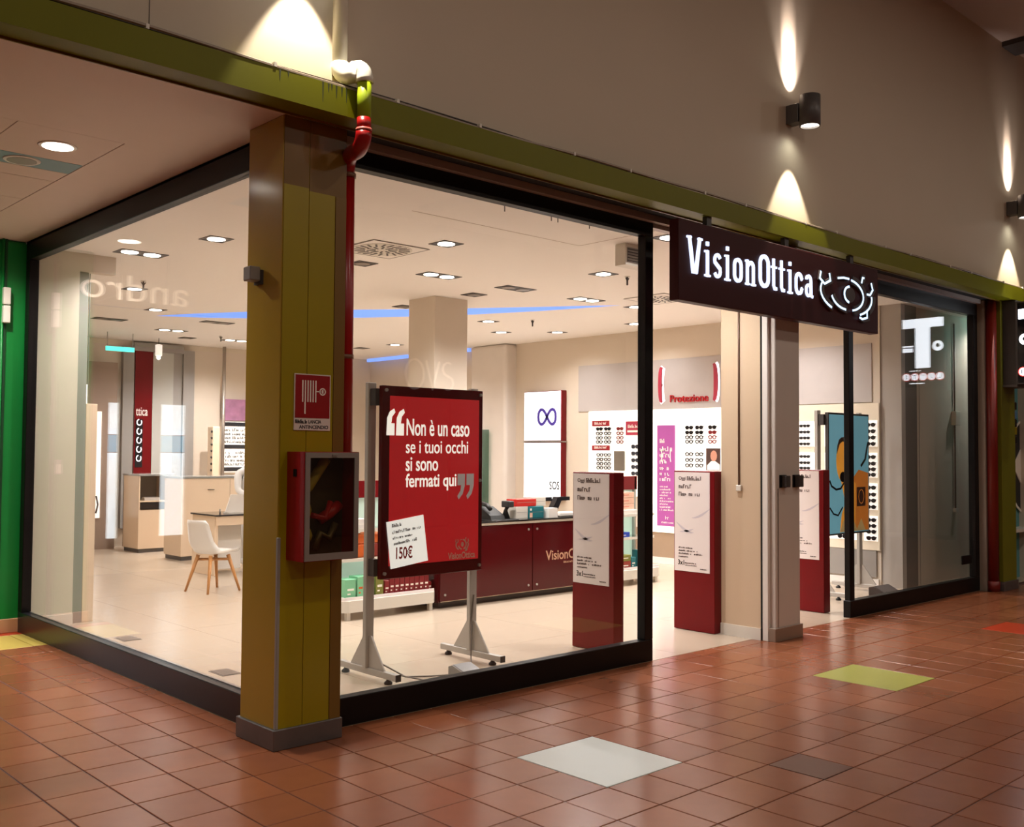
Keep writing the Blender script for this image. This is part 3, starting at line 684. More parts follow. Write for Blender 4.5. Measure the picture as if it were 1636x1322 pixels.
# ================================================================== INTERIOR COLUMN, COUNTER, SHELVES
struct('column_inner', MB().box(7.3, 7.8, 9.16, 9.66, 0, ZC, bev=.004), M_shopwall, 'square beige column in the middle of the shop')
ct = thing('service_counter', 'burgundy glass fronted service counter with dark top', 'counter', (7.7, 8.4, 0))
box('carcass', (6.5, 8.8, 8.04, 8.75, .06, .84), M_cream, ct, .004); box('plinth', (6.52, 8.78, 8.08, 8.7, 0, .06), M_dgrey, ct)
for x0, x1 in ((6.48, 7.775), (7.785, 8.8)):
    p = box('front_panel', (x0, x1, 8.0, 8.02, .075, .815), M_burgd, ct, .002, 'glossy burgundy glass front')
    for px in (x0+.06, x1-.06):
        for pz in (.14, .75): MB().tube([(px, 7.99, pz), (px, 8.04, pz)], .012, 10).build('stud', M_steel, p)
box('side_panel', (6.47, 6.5, 8.02, 8.75, .06, .84), M_burgd, ct)
box('top', (6.45, 8.83, 7.97, 8.78, .845, .862), mat('black_glass', (28, 26, 26), .06), ct, .002, 'dark glass top'); box('top_edge', (6.47, 8.8, 7.985, 8.76, .82, .845), M_offw, ct)
text('VisionOttica', (7.985, 8.72, .39, .50), 'y', 8.0, mat('gold_print', (196, 150, 120), .5), ct, depth=.002, bold=.01)
scribble([(8.27, 8.6, .345, .022)], 'y', 8.0, mat('gold_print', (196, 150, 120)), ct)
# things on the counter
ph = thing('telephone', 'black telephone console on the counter', 'telephone', (7.34, 8.2, .868))
MB().prism([(8.08, .868), (8.34, .868), (8.34, .98), (8.28, 1.0), (8.1, .91)], 7.24, 7.44, 'x').build('base', M_rubber, ph); MB().tube([(7.28, 8.14, .975), (7.28, 8.2, 1.02), (7.28, 8.28, 1.035)], .024, 8).build('handset', M_rubber, ph)
tag(box('counter_mat', (7.2, 7.6, 8.03, 8.4, .8622, .867), M_rubber, None, .002), 'flat black mat under the telephone and scanner', 'mat')
st = thing('hand_scanner', 'black barcode scanner on a stand on the counter', 'scanner', (7.52, 8.16, .868))
MB().tube([(7.52, 8.16, .868), (7.52, 8.16, .96), (7.53, 8.14, 1.0)], [.05, .02, .022], 10).build('stand', M_rubber, st); MB().box(7.485, 7.575, 8.08, 8.2, .99, 1.06, bev=.012).build('head', mat('scanner_grey', (46, 44, 44), .4), st)
bx = []
for d, m, lb in (((7.62, 7.80, 8.1, 8.26, .862, .995), M_offw, 'grey white carton on the counter, under a red box'), ((7.62, 7.93, 8.1, 8.26, .996, 1.075), M_boxred, 'bright red box on top of the counter cartons'),
                 ((7.805, 8.04, 8.09, 8.26, .862, .99), M_teal, 'teal box on the counter beside the cartons'), ((7.935, 8.1, 8.12, 8.28, .991, 1.09), M_offw, 'white box behind the teal box on the counter')):
    t = thing('carton', lb, 'box', ((d[0]+d[1])/2, d[2], d[4]))
    box('carton_body', d, m, t, .003); box('flap_line', (d[0]+.01, d[1]-.01, d[2]-.001, d[2], (d[4]+d[5])/2, (d[4]+d[5])/2+.004), M_greywall, t)
    if m is M_teal: box('label_patch', (7.82, 7.86, 8.088, 8.09, .87, .92), M_peach, t); box('label_patch', (7.825, 7.85, 8.088, 8.09, .945, .97), M_wink, t)
def monitor(x0, x1, label):
    t = thing('monitor', label, 'monitor', ((x0+x1)/2, 8.4, .862), 'screens on the counter')
    mb = MB().prism([(x0, .93), (x0+.09, .93), (x0+.15, 1.03), (x1, 1.03), (x1, 1.075), (x0+.09, 1.075)], 8.28, 8.36, 'y'); mb.build('screen', M_tv, t)
    box('stand', ((x0+x1)/2-.02, (x0+x1)/2+.02, 8.36, 8.4, .87, 1.05), M_white, t); box('base', ((x0+x1)/2-.08, (x0+x1)/2+.08, 8.3, 8.44, .862, .872), M_white, t)
monitor(8.07, 8.36, 'tilted dark screen on the counter beside the teal box'); monitor(8.37, 8.66, 'tilted dark screen on the counter beside the red security post')
pr = thing('receipt_printer', 'small white printer on the counter under the dark screens', 'printer', (8.14, 8.14, .862))
MB().prism([(8.05, .862), (8.24, .862), (8.24, .93), (8.16, .965), (8.05, .965)], 8.08, 8.22, 'x').build('body', M_white, pr); MB().disc((8.15, 8.14), .018, .966, .969, 10).build('button', M_tv, pr)
kp = tag(MB().box(8.28, 8.5, 8.06, 8.16, .862, .915, bev=.015).build('card_reader', M_white), 'flat white card reader on the counter edge', 'card reader')

def shelf_unit(x0, x1, y, label, mirror):
    t = thing('shelf_unit', label, 'shelf', ((x0+x1)/2, y+.25, 0), 'white low display gondolas')
    b = MB(); b.prism([(x0+.06, y), (x1-.06, y), (x1, y+.06), (x1, y+.5), (x0, y+.5), (x0, y+.06)], .075, .185, 'z'); b.build('base', M_offw, t, 'moulded white base')
    for lx, ly in ((x0+.06, y+.03), (x1-.09, y+.03), (x0+.06, y+.42), (x1-.09, y+.42)): box('foot', (lx, lx+.04, ly, ly+.04, 0, .075), M_offw, t)
    MB().box(x0+.03, x1-.03, y+.03, y+.04, .185, .215).box(x0+.03, x0+.04, y+.04, y+.5, .185, .215).build('price_rail', M_paper, t)
    box('back_panel', (x0+.02, x1-.02, y+.44, y+.46, .185, 1.29), mat('mint_back', (206, 228, 212), .35, emit=.25), t)
    for z in (.55, .83):
        box('glass_shelf', (x0+.02, x1-.02, y+.12, y+.44, z, z+.010), M_shelfglass, t); box('shelf_rail', (x0+.02, x1-.02, y+.105, y+.12, z-.012, z+.02), M_offw, t)
    for px in (x0+.02, x1-.05): box('upright', (px, px+.03, y+.40, y+.44, .185, 1.29), M_steel, t)
    box('header', (x0, x1, y+.40, y+.43, 1.13, 1.30), M_burg, t, .003, 'burgundy header board')
    return t
g1 = shelf_unit(5.32, 6.455, 8.0, 'white shelf gondola left of the counter, behind the red poster', False)
text('La', (5.58, 5.70, 1.17, 1.27), 'y', 8.4, M_wink, g1, depth=.002, bold=.02)
g2 = shelf_unit(8.85, 9.95, 7.93, 'white shelf gondola right of the counter, behind the window jamb', True)
def product(name, d, m, label, group, cat='box', patch=None):
    t = thing(name, label, cat, ((d[0]+d[1])/2, (d[2]+d[3])/2, d[4]), group)
    box('package', d, m, t, .003)
    w_ = d[1]-d[0]; h = d[5]-d[4]
    box('print_patch', (d[0]+w_*.2, d[1]-w_*.2, d[2]-.0012, d[2], d[4]+h*.45, d[4]+h*.55), patch or M_wink, t)
    if h > .08: box('print_patch', (d[0]+w_*.2, d[0]+w_*.5, d[2]-.0012, d[2], d[4]+h*.25, d[4]+h*.32), patch or M_wink, t)
    return t
product('product_box', (5.38, 5.50, 8.06, 8.22, .187, .38), M_boxgreen, 'tall mint green box at the left end of the low shelf', 'boxes on the left gondola')
product('product_box', (5.51, 5.585, 8.05, 8.2, .187, .40), M_boxgreen, 'mint green box with orange print, second from the left on the low shelf', 'boxes on the left gondola', patch=M_orange)
product('product_box', (5.59, 5.665, 8.05, 8.2, .187, .40), M_boxgreen, 'mint green box with orange print, third from the left on the low shelf', 'boxes on the left gondola', patch=M_orange)
product('product_box', (5.73, 5.82, 8.06, 8.2, .187, .40), M_boxolive, 'olive box on the low shelf beside the stand post', 'boxes on the left gondola')
M_pbox = mat('burgundy_box', (122, 16, 24), .4, var=.08)
for k in range(9):
    x = 5.84+k*.061
    product('product_box', (x, x+.058, 8.07, 8.2, .187, .36 if k else .335), M_pbox, 'small burgundy box, %s from the left in the row under the red poster' % ORD[k], 'burgundy boxes on the left gondola')
product('product_box', (6.39, 6.43, 8.08, 8.2, .187, .28), M_burg, 'short burgundy box at the right end of the low shelf', 'boxes on the left gondola')
for k, (x, m, lb) in enumerate(((5.50, M_orange, 'orange brown spectacle case on the middle shelf behind the stand post'), (5.72, M_boxbrick, 'brick red spectacle case on the middle shelf behind the poster'))):
    t = thing('spectacle_case', lb, 'case', (x+.08, 8.24, .56)); MB().box(x, x+.17, 8.14, 8.34, .56, .70, bev=.02).build('body', m, t); MB().box(x-.002, x+.172, 8.138, 8.342, .70, .80, bev=.02).build('lid', M_orange, t)
product('product_box', (5.46, 5.68, 8.14, 8.34, .841, .94), M_white, 'white carton on the upper shelf behind the fire cabinet', 'boxes on the left gondola')
# right gondola goods
product('product_box', (9.17, 9.42, 7.98, 8.15, .187, .29), M_boxbrick, 'brick red box at the bottom of the right gondola', 'boxes on the right gondola')
product('product_box', (9.17, 9.42, 7.98, 8.15, .291, .365), M_boxolive, 'olive box lying on the brick red box', 'boxes on the right gondola')
product('product_box', (9.44, 9.52, 7.99, 8.15, .187, .33), M_teal, 'teal box beside the brick red box', 'boxes on the right gondola')
product('product_box', (9.64, 9.80, 7.99, 8.15, .187, .40), M_teal, 'teal and white box at the right end of the right gondola', 'boxes on the right gondola')
product('product_box', (9.12, 9.48, 8.05, 8.25, .561, .63), M_boxblue, 'long blue box on the middle shelf of the right gondola', 'boxes on the right gondola')
product('product_box', (9.12, 9.62, 8.05, 8.3, .841, .90), M_white, 'flat white box on the upper shelf of the right gondola', 'boxes on the right gondola')
for k in range(3): product('product_box', (9.12, 9.62, 8.1, 8.33, .901+k*.072, .97+k*.072), M_peach, ('lowest', 'middle', 'topmost')[k]+' of three flat peach boxes stacked on the right gondola', 'boxes on the right gondola', patch=M_boxred)

# ================================================================== SECURITY POSTS
def gate(x, y0, y1, label):
    t = thing('security_post', label, 'security post', (x+.06, (y0+y1)/2, 0), 'burgundy security posts at the entrance')
    box('body', (x, x+.12, y0, y1, .004, 1.437), M_burg, t, .004, 'burgundy body')
    p = box('poster', (x-.004, x, y0+.05, y1-.012, .53, 1.425), M_paper, t, label='pale poster with grey wisps')
    X = x-.004; u = lambda f: y1-.012 - f*(y1-y0-.062)
    text('Oggi', (u(.12), u(.32), 1.345, 1.385), 'x', X, M_ink, p, depth=.001, bold=.02)
    scribble([(u(.36), u(.8), 1.352, .036), (u(.12), u(.5), 1.278, .036), (u(.12), u(.76), 1.21, .036), (u(.12), u(.52), .735, .014), (u(.12), u(.66), .708, .014), (u(.12), u(.8), .681, .016), (u(.12), u(.4), .654, .012), (u(.74), u(.92), .556, .01)], 'x', X, M_ink, p)
    text('3x1', (u(.10), u(.28), .585, .63), 'x', X, M_blk, p, depth=.001, bold=.02); scribble([(u(.30), u(.64), .60, .010), (u(.30), u(.64), .582, .008)], 'x', X, M_ink, p)
    def wisp(pts, wd): MB().stroke([(u(a), b) for a, b in pts], wd, X-.0008, X, 'x').build('wisp', mat('wisp_grey', (206, 198, 204), .5), p)
    n = 10
    wisp([(1-.5*k/n, 1.10-.085*math.sin(k/n*PI/2)) for k in range(n+1)], [.004+.016*math.sin(PI*k/n) for k in range(n+1)])
    wisp([(.05+.5*k/n, .97-.09*math.sin(k/n*PI*.55)) for k in range(n+1)], [.003+.022*math.sin(PI*k/n) for k in range(n+1)])
    wisp([(.15+.4*k/n, .885+.03*(k/n)**2) for k in range(n+1)], [.002+.018*math.sin(PI*k/n) for k in range(n+1)])
gate(6.09, 5.335, 5.79, 'burgundy security post standing behind the front window near the jamb')
gate(7.42, 5.325, 5.775, 'burgundy security post in the entrance left of the beige pilaster')
gate(9.23, 5.30, 5.75, 'burgundy security post right of the white pilaster')

# ================================================================== POSTER STANDS
def stand(x0, x1, label, front):
    t = thing('poster_stand', label, 'poster stand', ((x0+x1)/2, 5.9, 0), 'silver poster stands in the windows')
    for px in (x0+.0, x1-.0):
        p = box('post', (px-.035, px+.035, 5.905, 5.945, .075, 2.085), M_standgrey, t, .004)
        b = box('base_bar', (px-.02, px+.02, 5.57, 6.28, .035, .08), M_standgrey, t, .003)
        MB().prism([(5.72, .08), (6.13, .08), (5.97, .30), (5.88, .30)], px-.006, px+.006, 'x').build('gusset', M_standgrey, t)
        box('end_cap', (px-.021, px+.021, 5.562, 5.57, .034, .081), M_rubber, b)
        for fy in (5.68, 6.2): MB().lathe([(.028, 0.0), (.03, .012), (.012, .03), (.01, .036)], (px, fy), 12).build('foot', M_rubber, t)
        for z in (.78, 1.98): box('bracket', (px-.02, px+.02, 5.84, 5.905, z-.06, z+.06), M_dgrey, t)
    return t
s1 = stand(4.15, 5.11, 'silver stand in the front window carrying a red quotation poster', True)
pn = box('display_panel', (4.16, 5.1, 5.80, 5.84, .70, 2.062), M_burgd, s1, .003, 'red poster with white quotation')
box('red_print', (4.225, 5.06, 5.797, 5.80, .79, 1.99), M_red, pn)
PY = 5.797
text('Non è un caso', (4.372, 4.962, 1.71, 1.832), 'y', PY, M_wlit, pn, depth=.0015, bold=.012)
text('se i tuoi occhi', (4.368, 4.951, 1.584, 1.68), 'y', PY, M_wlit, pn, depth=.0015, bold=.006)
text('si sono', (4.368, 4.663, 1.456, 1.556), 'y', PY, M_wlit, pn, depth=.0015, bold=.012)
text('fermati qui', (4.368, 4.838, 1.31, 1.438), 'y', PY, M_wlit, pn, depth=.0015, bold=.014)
def quote(u, z, s, up_, m):
    mb = MB()
    for k in (0, 1):
        o = u + k*.088*s
        if up_: mb.prism([(o, z), (o+.072*s, z), (o+.072*s, z+.09*s), (o+.042*s, z+.09*s), (o+.05*s, z+.14*s), (o+.078*s, z+.172*s), (o+.068*s, z+.2*s), (o+.03*s, z+.178*s), (o+.006*s, z+.13*s)], PY-.003, PY, 'y')
        else: mb.prism([(o, z), (o+.072*s, z), (o+.07*s, z-.09*s), (o+.05*s, z-.15*s), (o+.012*s, z-.19*s), (o, z-.165*s), (o+.03*s, z-.125*s), (o+.036*s, z-.085*s), (o, z-.085*s)], PY-.003, PY, 'y')
    mb.build('quotation_mark', m, pn)
quote(4.195, 1.71, .95, True, M_wlit); quote(4.85, 1.432, 1.0, False, mat('grey_ink', (176, 168, 164), .5, emit=.2))
ntm = MB().prism([(4.201, 1.099), (4.525, 1.14), (4.572, .808), (4.243, .769)], PY-.008, PY-.001, 'y').build('price_note', mat('note_white', (246, 246, 238), .5, emit=.6), pn, 'white price note reading 150 euro')  # paper note given a glow of its own
to = text('150€', (4.285, 4.43, .835, .925), 'y', PY-.008, M_wred, s1, depth=.001, bold=.02)
scribble([(4.245, 4.33, 1.06, .024), (4.25, 4.51, 1.015, .022), (4.255, 4.43, .975, .018), (4.265, 4.47, .935, .022)], 'y', PY-.008, M_ink, s1, slant=.12)
logo(s1, 4.9, .905, .13, PY, mat('gold_ink', (196, 150, 130), .5), None)
text('VisionOttica', (4.766, 5.028, .80, .85), 'y', PY, mat('gold_ink', (196, 150, 130)), s1, depth=.001, bold=.02)
for (px, pz) in ((4.19, .74), (5.07, .74), (4.19, 2.03), (5.07, 2.03), (5.07, 1.38)): MB().tube([(px, 5.785, pz), (px, 5.8, pz)], .012, 8).build('stud', M_steel, s1)
# plug box and cable
pb = thing('power_box', 'grey wedge shaped power box on the floor inside the front window', 'box', (4.62, 5.5, 0))
MB().prism([(5.36, 0), (5.52, 0), (5.52, .09), (5.48, .105), (5.36, .07)], 4.55, 4.72, 'x').build('case', M_grey, pb); MB().prism([(5.365, .0725), (5.48, .1065), (5.48, .109), (5.365, .075)], 4.56, 4.71, 'x').build('cover', mat('box_lid', (120, 116, 114), .35), pb)
cb = MB().tube([(4.2, 5.9, .12), (4.35, 5.75, .01), (4.5, 5.66, .008), (4.6, 5.55, .02)], .006, 6).tube([(4.2, 5.88, .05), (4.4, 5.55, .007), (4.52, 5.47, .007)], .005, 6).tube([(4.68, 5.53, .03), (4.85, 5.62, .008), (5.0, 5.8, .05), (5.09, 5.9, .32), (5.11, 5.9, .5)], .006, 6).build('power_cable', mat('cable_grey', (110, 100, 90), .5))
tag(cb, 'thin grey power cables looping from the wedge box to the poster stand', 'cable')
s2 = stand(10.37, 11.30, 'silver stand in the right window carrying a pale blue sunglasses advert', False)
pn2 = box('display_panel', (10.38, 11.3, 5.80, 5.84, .69, 2.062), M_dgrey, s2, .003, 'pale blue advert with a golden figure in sunglasses')
box('blue_print', (10.40, 11.28, 5.797, 5.80, .71, 2.04), M_sky, pn2)
Y2 = 5.797
def flat(pts, m, nm, d=.0015): return MB().prism(pts, Y2-d, Y2, 'y').build(nm, m, pn2)
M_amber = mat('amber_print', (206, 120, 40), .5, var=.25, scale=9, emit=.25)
flat([(10.85, 1.28), (11.05, 1.42), (11.27, 1.38), (11.275, .72), (10.9, .72)], M_amber, 'print_coat', .001)
flat([(10.64, 1.32), (10.84, 1.34), (10.98, 1.26), (10.96, .72), (10.62, .72), (10.66, .92), (10.74, 1.05)], M_gold, 'print_body')
flat([(10.70+.155*math.cos(a), 1.52+.24*math.sin(a)) for a in [2*PI*k/20 for k in range(20)]], M_gold, 'print_head', .002)
flat([(10.555, 1.60), (10.57, 1.69), (10.61, 1.76), (10.66, 1.785), (10.71, 1.79), (10.77, 1.775), (10.82, 1.73), (10.85, 1.64), (10.80, 1.70), (10.74, 1.735), (10.68, 1.74), (10.62, 1.71)], mat('print_hair', (70, 44, 26), .5), 'print_hair', .003)
for cx, cz, a_, b_ in ((10.78, 1.53, .05, .085), (10.69, 1.34, .07, .06)): flat([(cx+a_*math.cos(2*PI*k/12), cz+b_*math.sin(2*PI*k/12)) for k in range(12)], M_tv, 'print_lens', .0035)
MB().stroke([(10.40, 1.30), (10.44, 1.24), (10.54, 1.20), (10.64, 1.21), (10.72, 1.28)], .022, Y2-.003, Y2, 'y').stroke([(10.40, 1.0), (10.48, .93), (10.58, .91), (10.68, 1.0)], .018, Y2-.003, Y2, 'y').stroke([(11.10, 1.46), (11.2, 1.54), (11.24, 1.66), (11.275, 1.74)], .03, Y2-.003, Y2, 'y').build('print_strap', M_tv, pn2)
flat([(11.0, 1.0), (11.2, 1.0), (11.2, 1.22), (11.0, 1.22)], mat('print_brown', (70, 30, 16), .5), 'print_patch', .003); MB().stroke([(11.10+.06*math.cos(2*PI*k/12), 1.11+.08*math.sin(2*PI*k/12)) for k in range(12)], .010, Y2-.0045, Y2-.003, 'y', closed=True).build('print_ring', M_amber, pn2)
flat([(10.74, 1.93), (10.86, 1.93), (10.86, 2.04), (10.74, 2.04)], M_boxred, 'print_badge', .002)
flat([(10.62, .72), (11.2, .72), (11.1, .86), (11.0, .74), (10.9, .88), (10.8, .74), (10.7, .86)], mat('print_cream', (236, 214, 150), .5), 'print_collar', .002)
s2.location.x -= .175
pw = thing('power_box', 'dark wedge shaped power box on the floor inside the right window', 'box', (10.75, 5.5, 0))
MB().prism([(5.36, 0), (5.54, 0), (5.54, .12), (5.48, .13), (5.36, .07)], 10.6, 10.95, 'x').build('case', M_dgrey, pw); MB().prism([(5.365, .0725), (5.48, .1315), (5.48, .134), (5.365, .075)], 10.62, 10.93, 'x').build('cover', M_lampg, pw)

# ================================================================== DISPLAY WALLS WITH EYEWEAR
def glasses_mesh(kind, m):
    mb = MB(); n = 10
    for s in (-1, 1):
        ring = [(s*.034+.027*math.cos(2*PI*k/n), .0185*math.sin(2*PI*k/n)) for k in range(n)]
        mb.stroke(ring, .010, -.008, 0, 'x', closed=True)
        if kind: mb.prism([(s*.034+.026*math.cos(2*PI*k/n), .018*math.sin(2*PI*k/n)) for k in range(n)], -.005, -.002, 'x')
        mb.stroke([(s*.058, .010), (s*.068, .012)], .008, -.008, .004, 'x'); mb.box(.0, .03, s*.068-.003, s*.068+.003, .008, .014)
    mb.stroke([(-.009, .006), (0, .010), (.009, .006)], .006, -.008, 0, 'x')
    o = mb.build('eyeglasses', m); return o
GM = {}
def glasses(y, z, kind, col, label, group, s=1.0, x=11.553):
    m = {'k': M_tv, 'r': mat('frame_red', (120, 30, 34), .3), 'b': mat('frame_brown', (90, 60, 40), .3), 'g': mat('frame_grey', (60, 62, 70), .3)}[col]
    key = (kind, col)
    if key not in GM: o = glasses_mesh(kind, m); GM[key] = o
    else: o = GM[key].copy(); C.objects.link(o)
    o.location = (x, y, z); o.scale = (1, s, s*1.15); tag(o, label, 'eyeglasses', group); return o
# main display wall behind
dw = thing('display_wall', 'white illuminated eyewear display panels on the right wall under the grey band', 'display', (11.58, 9.4, .5))
def panel(y0, y1, z0, z1, m=M_cellglow, x=11.566, nm='lit_panel', lb=None, parent=None): return box(nm, (x, 11.585, y0, y1, z0, z1), m, parent or dw, label=lb)
panel(9.95, 10.66, .95, 2.232); panel(9.50, 9.94, .95, 2.232); panel(8.0, 9.49, .45, 2.228, lb='bright right hand panel')
for (y0, y1, z0, z1, tx) in ((10.23, 10.58, 2.0, 2.085, 'Sun'), (10.22, 10.58, 1.63, 1.705, 'Lab')):
    p = box('brand_label', (11.556, 11.566, y0, y1, z0, z1), M_pinkred if tx == 'X' else M_wred, dw); scribble([(y1-.05, y0+.05, z0+.025, .04)], 'x', 11.556, M_wink, p)
p = box('brand_label', (11.55, 11.566, 9.56, 9.894, 1.86, 2.065), M_pinkred, dw, label='large rose label'); scribble([(9.85, 9.61, 1.965, .05)], 'x', 11.55, M_wink, p); box('label_bar', (11.548, 11.55, 9.60, 9.86, 1.90, 1.93), M_wink, p)
box('mirror', (11.552, 11.566, 9.916, 10.128, 1.325, 1.62), mat('mirror_silver', (190, 190, 186), .08, metal=.9), dw, label='small mirror')
pu = box('purple_banner', (11.555, 11.566, 8.979, 9.298, .545, 1.997), M_purple, dw, label='tall purple text banner')
scribble([(9.25, 9.16, 1.74, .06), (9.25, 9.02, 1.62, .07), (9.25, 9.05, 1.53, .07), (9.25, 9.12, 1.44, .06), (9.25, 9.08, 1.35, .06), (9.25, 9.07, 1.27, .06), (9.25, 9.03, 1.19, .06)] + [(9.25, 9.10-.05*(k % 3), 1.10-.042*k, .026) for k in range(9)] + [(9.15, 9.04, .64, .05), (9.22, 9.0, .585, .025)], 'x', 11.555, M_wink, pu)
MB().stroke(arc(9.24, 1.56, .03, .12, 130, 230, 6), .015, 11.552, 11.555, 'x').stroke(arc(9.03, 1.56, .03, .12, -50, 50, 6), .015, 11.552, 11.555, 'x').build('bracket_print', M_wink, pu)
pf = box('portrait_photo', (11.55, 11.566, 8.2, 8.43, 1.36, 1.665), mat('photo_dark', (74, 50, 42), .5), dw, label='photo of a smiling person in white')
MB().prism(arc(8.30, 1.56, .055, .075, 0, 340, 12), 11.547, 11.55, 'x').build('print_face', mat('photo_skin', (196, 140, 116), .5), pf); MB().prism([(8.41, 1.365), (8.2, 1.365), (8.2, 1.44), (8.28, 1.49), (8.34, 1.49), (8.41, 1.43)], 11.547, 11.55, 'x').build('print_shirt', M_wink, pf)
zr = (1.957, 1.887, 1.82, 1.757)
for r_, z in enumerate(zr):
    for c_, (y, c) in enumerate(((10.422, 'k'), (10.256, 'k'), (10.006, 'r'))): glasses(y, z, 1 if z > 1.9 else 0, c, ('black eyeglasses in the left', 'black eyeglasses in the second', 'red eyeglasses in the third')[c_] + ' column of the left lit panel, %s row from the top' % ORD[r_], 'frames on the left lit panel, upper rows')
for r_, z in enumerate((1.56, 1.49, 1.425, 1.363)):
    for c_, y in enumerate((10.41, 10.256)): glasses(y, z, 0, 'k', 'eyeglasses under the lower burgundy label, %s column, %s row' % (('left', 'right')[c_], ORD[r_]), 'frames on the left lit panel, lower rows')
for r_, z in enumerate((1.687, 1.585, 1.485, 1.385, 1.288)): glasses(9.706, z, 1, 'g', 'dark sunglasses under the large rose label, %s from the top' % ORD[r_], 'sunglasses under the rose label', 1.15)
for r_, z in enumerate(zr):
    for c_, (y, c) in enumerate(((8.72, 'k'), (8.547, 'k'), (8.325, 'r' if z < 1.9 else 'k'))): glasses(y, z, 1 if z > 1.85 else 0, c, 'eyeglasses right of the purple banner, %s column, %s row from the top' % (('left', 'middle', 'right')[c_], ORD[r_]), 'frames right of the purple banner, upper rows')
for r_, z in enumerate((1.582, 1.50, 1.423)):
    for c_, y in enumerate((8.72, 8.547)): glasses(y, z, 0, 'k', 'eyeglasses right of the purple banner beside the portrait, %s column, %s row' % (('left', 'middle')[c_], ORD[r_]), 'frames right of the purple banner, lower rows')
# bracket sign
bs = thing('wall_sign', 'red Protezione lettering between two glowing brackets on the grey band', 'sign', (11.58, 8.75, 2.3))
for (y0, sgn) in ((9.20, 1), (8.31, -1)):
    pts = [(y0 + sgn*.075*math.cos((k/8-.5)*2.0)*1.0 - sgn*.03, 2.585+.255*math.sin((k/8-.5)*PI)) for k in range(9)]
    h_ = MB().stroke(pts, .085, 11.578, 11.584, 'x').build('bracket_halo', M_halo, bs)
    MB().stroke(pts, [.03+.03*math.sin(PI*k/8) for k in range(9)], 11.54, 11.565, 'x').build('bracket', M_pinkred, bs)
    box('bracket_mount', (11.565, 11.584, y0+sgn*.01, y0+sgn*.03, 2.56, 2.6), M_steel, bs)
text('Protezione', (9.076, 8.41, 2.325, 2.43), 'x', 11.585, mat('sign_red', (186, 16, 30), .4), bs, depth=.02, bold=.005)
# infinity light boxes
ib = thing('light_box', 'upper white light box with a violet infinity loop', 'light box', (11.58, 11.6, 1.775), 'white light boxes on the right wall')
box('case', (11.50, 11.6, 11.17, 12.04, 1.775, 2.585), M_burg, ib, .004); box('lit_face', (11.494, 11.50, 11.20, 12.035, 1.785, 2.575), M_lightbox, ib)
MB().stroke([(11.5+.19*math.cos(t)/(1+math.sin(t)**2)*1.05 + .004, 2.165+.34*math.sin(t)*math.cos(t)/(1+math.sin(t)**2)*1.0) for t in [2*PI*k/40 for k in range(40)]], .048, 11.489, 11.494, 'x', closed=True).build('infinity_loop', M_violet, ib)
ib2 = thing('light_box', 'lower white light box above the counter cartons', 'light box', (11.58, 11.6, .84), 'white light boxes on the right wall')
box('case', (11.50, 11.6, 11.17, 12.04, .84, 1.755), M_burg, ib2, .004); box('lit_face', (11.494, 11.50, 11.20, 12.035, .85, 1.745), M_lightbox, ib2)
text('SOS', (11.44, 11.22, 1.0, 1.13), 'x', 11.494, M_dgrey, ib2, depth=.003, bold=.015)
box('wall_rail', (11.49, 11.6, 11.15, 12.06, 1.757, 1.773), M_steel, ib)
tp = tag(box('glass_partition', (11.30, 11.31, 12.7, 13.2, .3, 1.97), M_tealglass), 'teal tinted glass panel beside the far pilaster', 'glass panel')
# right window display wall
dr = thing('display_wall', 'cream display panel with sunglasses columns behind the right window', 'display', (11.58, 6.4, .43))
box('board', (11.57, 11.585, 5.90, 7.3, .434, 2.222), mat('cream_board', (226, 212, 190), .4, emit=.1), dr, .003)
for y0, y1 in ((5.92, 6.10), (6.12, 6.62), (6.75, 7.02), (7.03, 7.25)):
    for z0, z1 in ((1.69, 2.01), (1.315, 1.615), (.925, 1.245), (.545, .85)): box('lit_cell', (11.563, 11.57, y0, y1, z0, z1), M_cellglow, dr)
for y, nm in ((6.0, 'right end'), (6.87, 'second'), (6.97, 'left end'), (6.38, 'third')):
    r_ = 0
    for zs in ((1.956, 1.877, 1.80, 1.724), (1.564, 1.484, 1.415, 1.349), (1.193, 1.11, 1.036, .959), (.801, .73, .66, .582)):
        for z in zs:
            glasses(y, z, 1, 'k', 'black sunglasses behind the right window, %s column, %s from the top' % (nm, ORD[r_]), 'sunglasses behind the right window', .95 if nm in ('right end', 'third') else .72, 11.555); r_ += 1
# thin pipe and box on niche wall
cp = thing('wall_conduit', 'thin conduit with small boxes on the beige wall behind the right window', 'conduit', (13.1, 5.65, .87))
MB().tube([(13.1, 5.645, .9), (13.1, 5.645, 3.3)], .010, 8).build('conduit', mat('brown_conduit', (110, 80, 60), .5), cp)
box('junction_box', (13.06, 13.14, 5.62, 5.66, .86, .91), M_offw, cp, .003); box('junction_box', (13.03, 13.17, 5.60, 5.66, 1.98, 2.16), M_shopwall, cp, .003)

# ================================================================== LEFT INTERIOR
cw = thing('tall_cabinet', 'tall narrow cream cabinet behind the left partition', 'cabinet', (3.55, 9.65, 0))
box('body', (3.495, 3.6, 9.56, 9.9, .0, 2.02), M_cream, cw, .003); box('light_strip', (3.49, 3.5, 9.552, 9.56, 2.02, 2.2), M_cellglow, cw)
MB().tube([(3.52, 9.6, 2.02), (3.52, 9.6, ZC)], .006, 6).build('rod', M_steel, cw); MB().tube([(3.605, 9.56, 1.0), (3.615, 9.54, 1.08), (3.605, 9.56, 1.16)], .008, 6).build('handle', M_dgrey, cw)
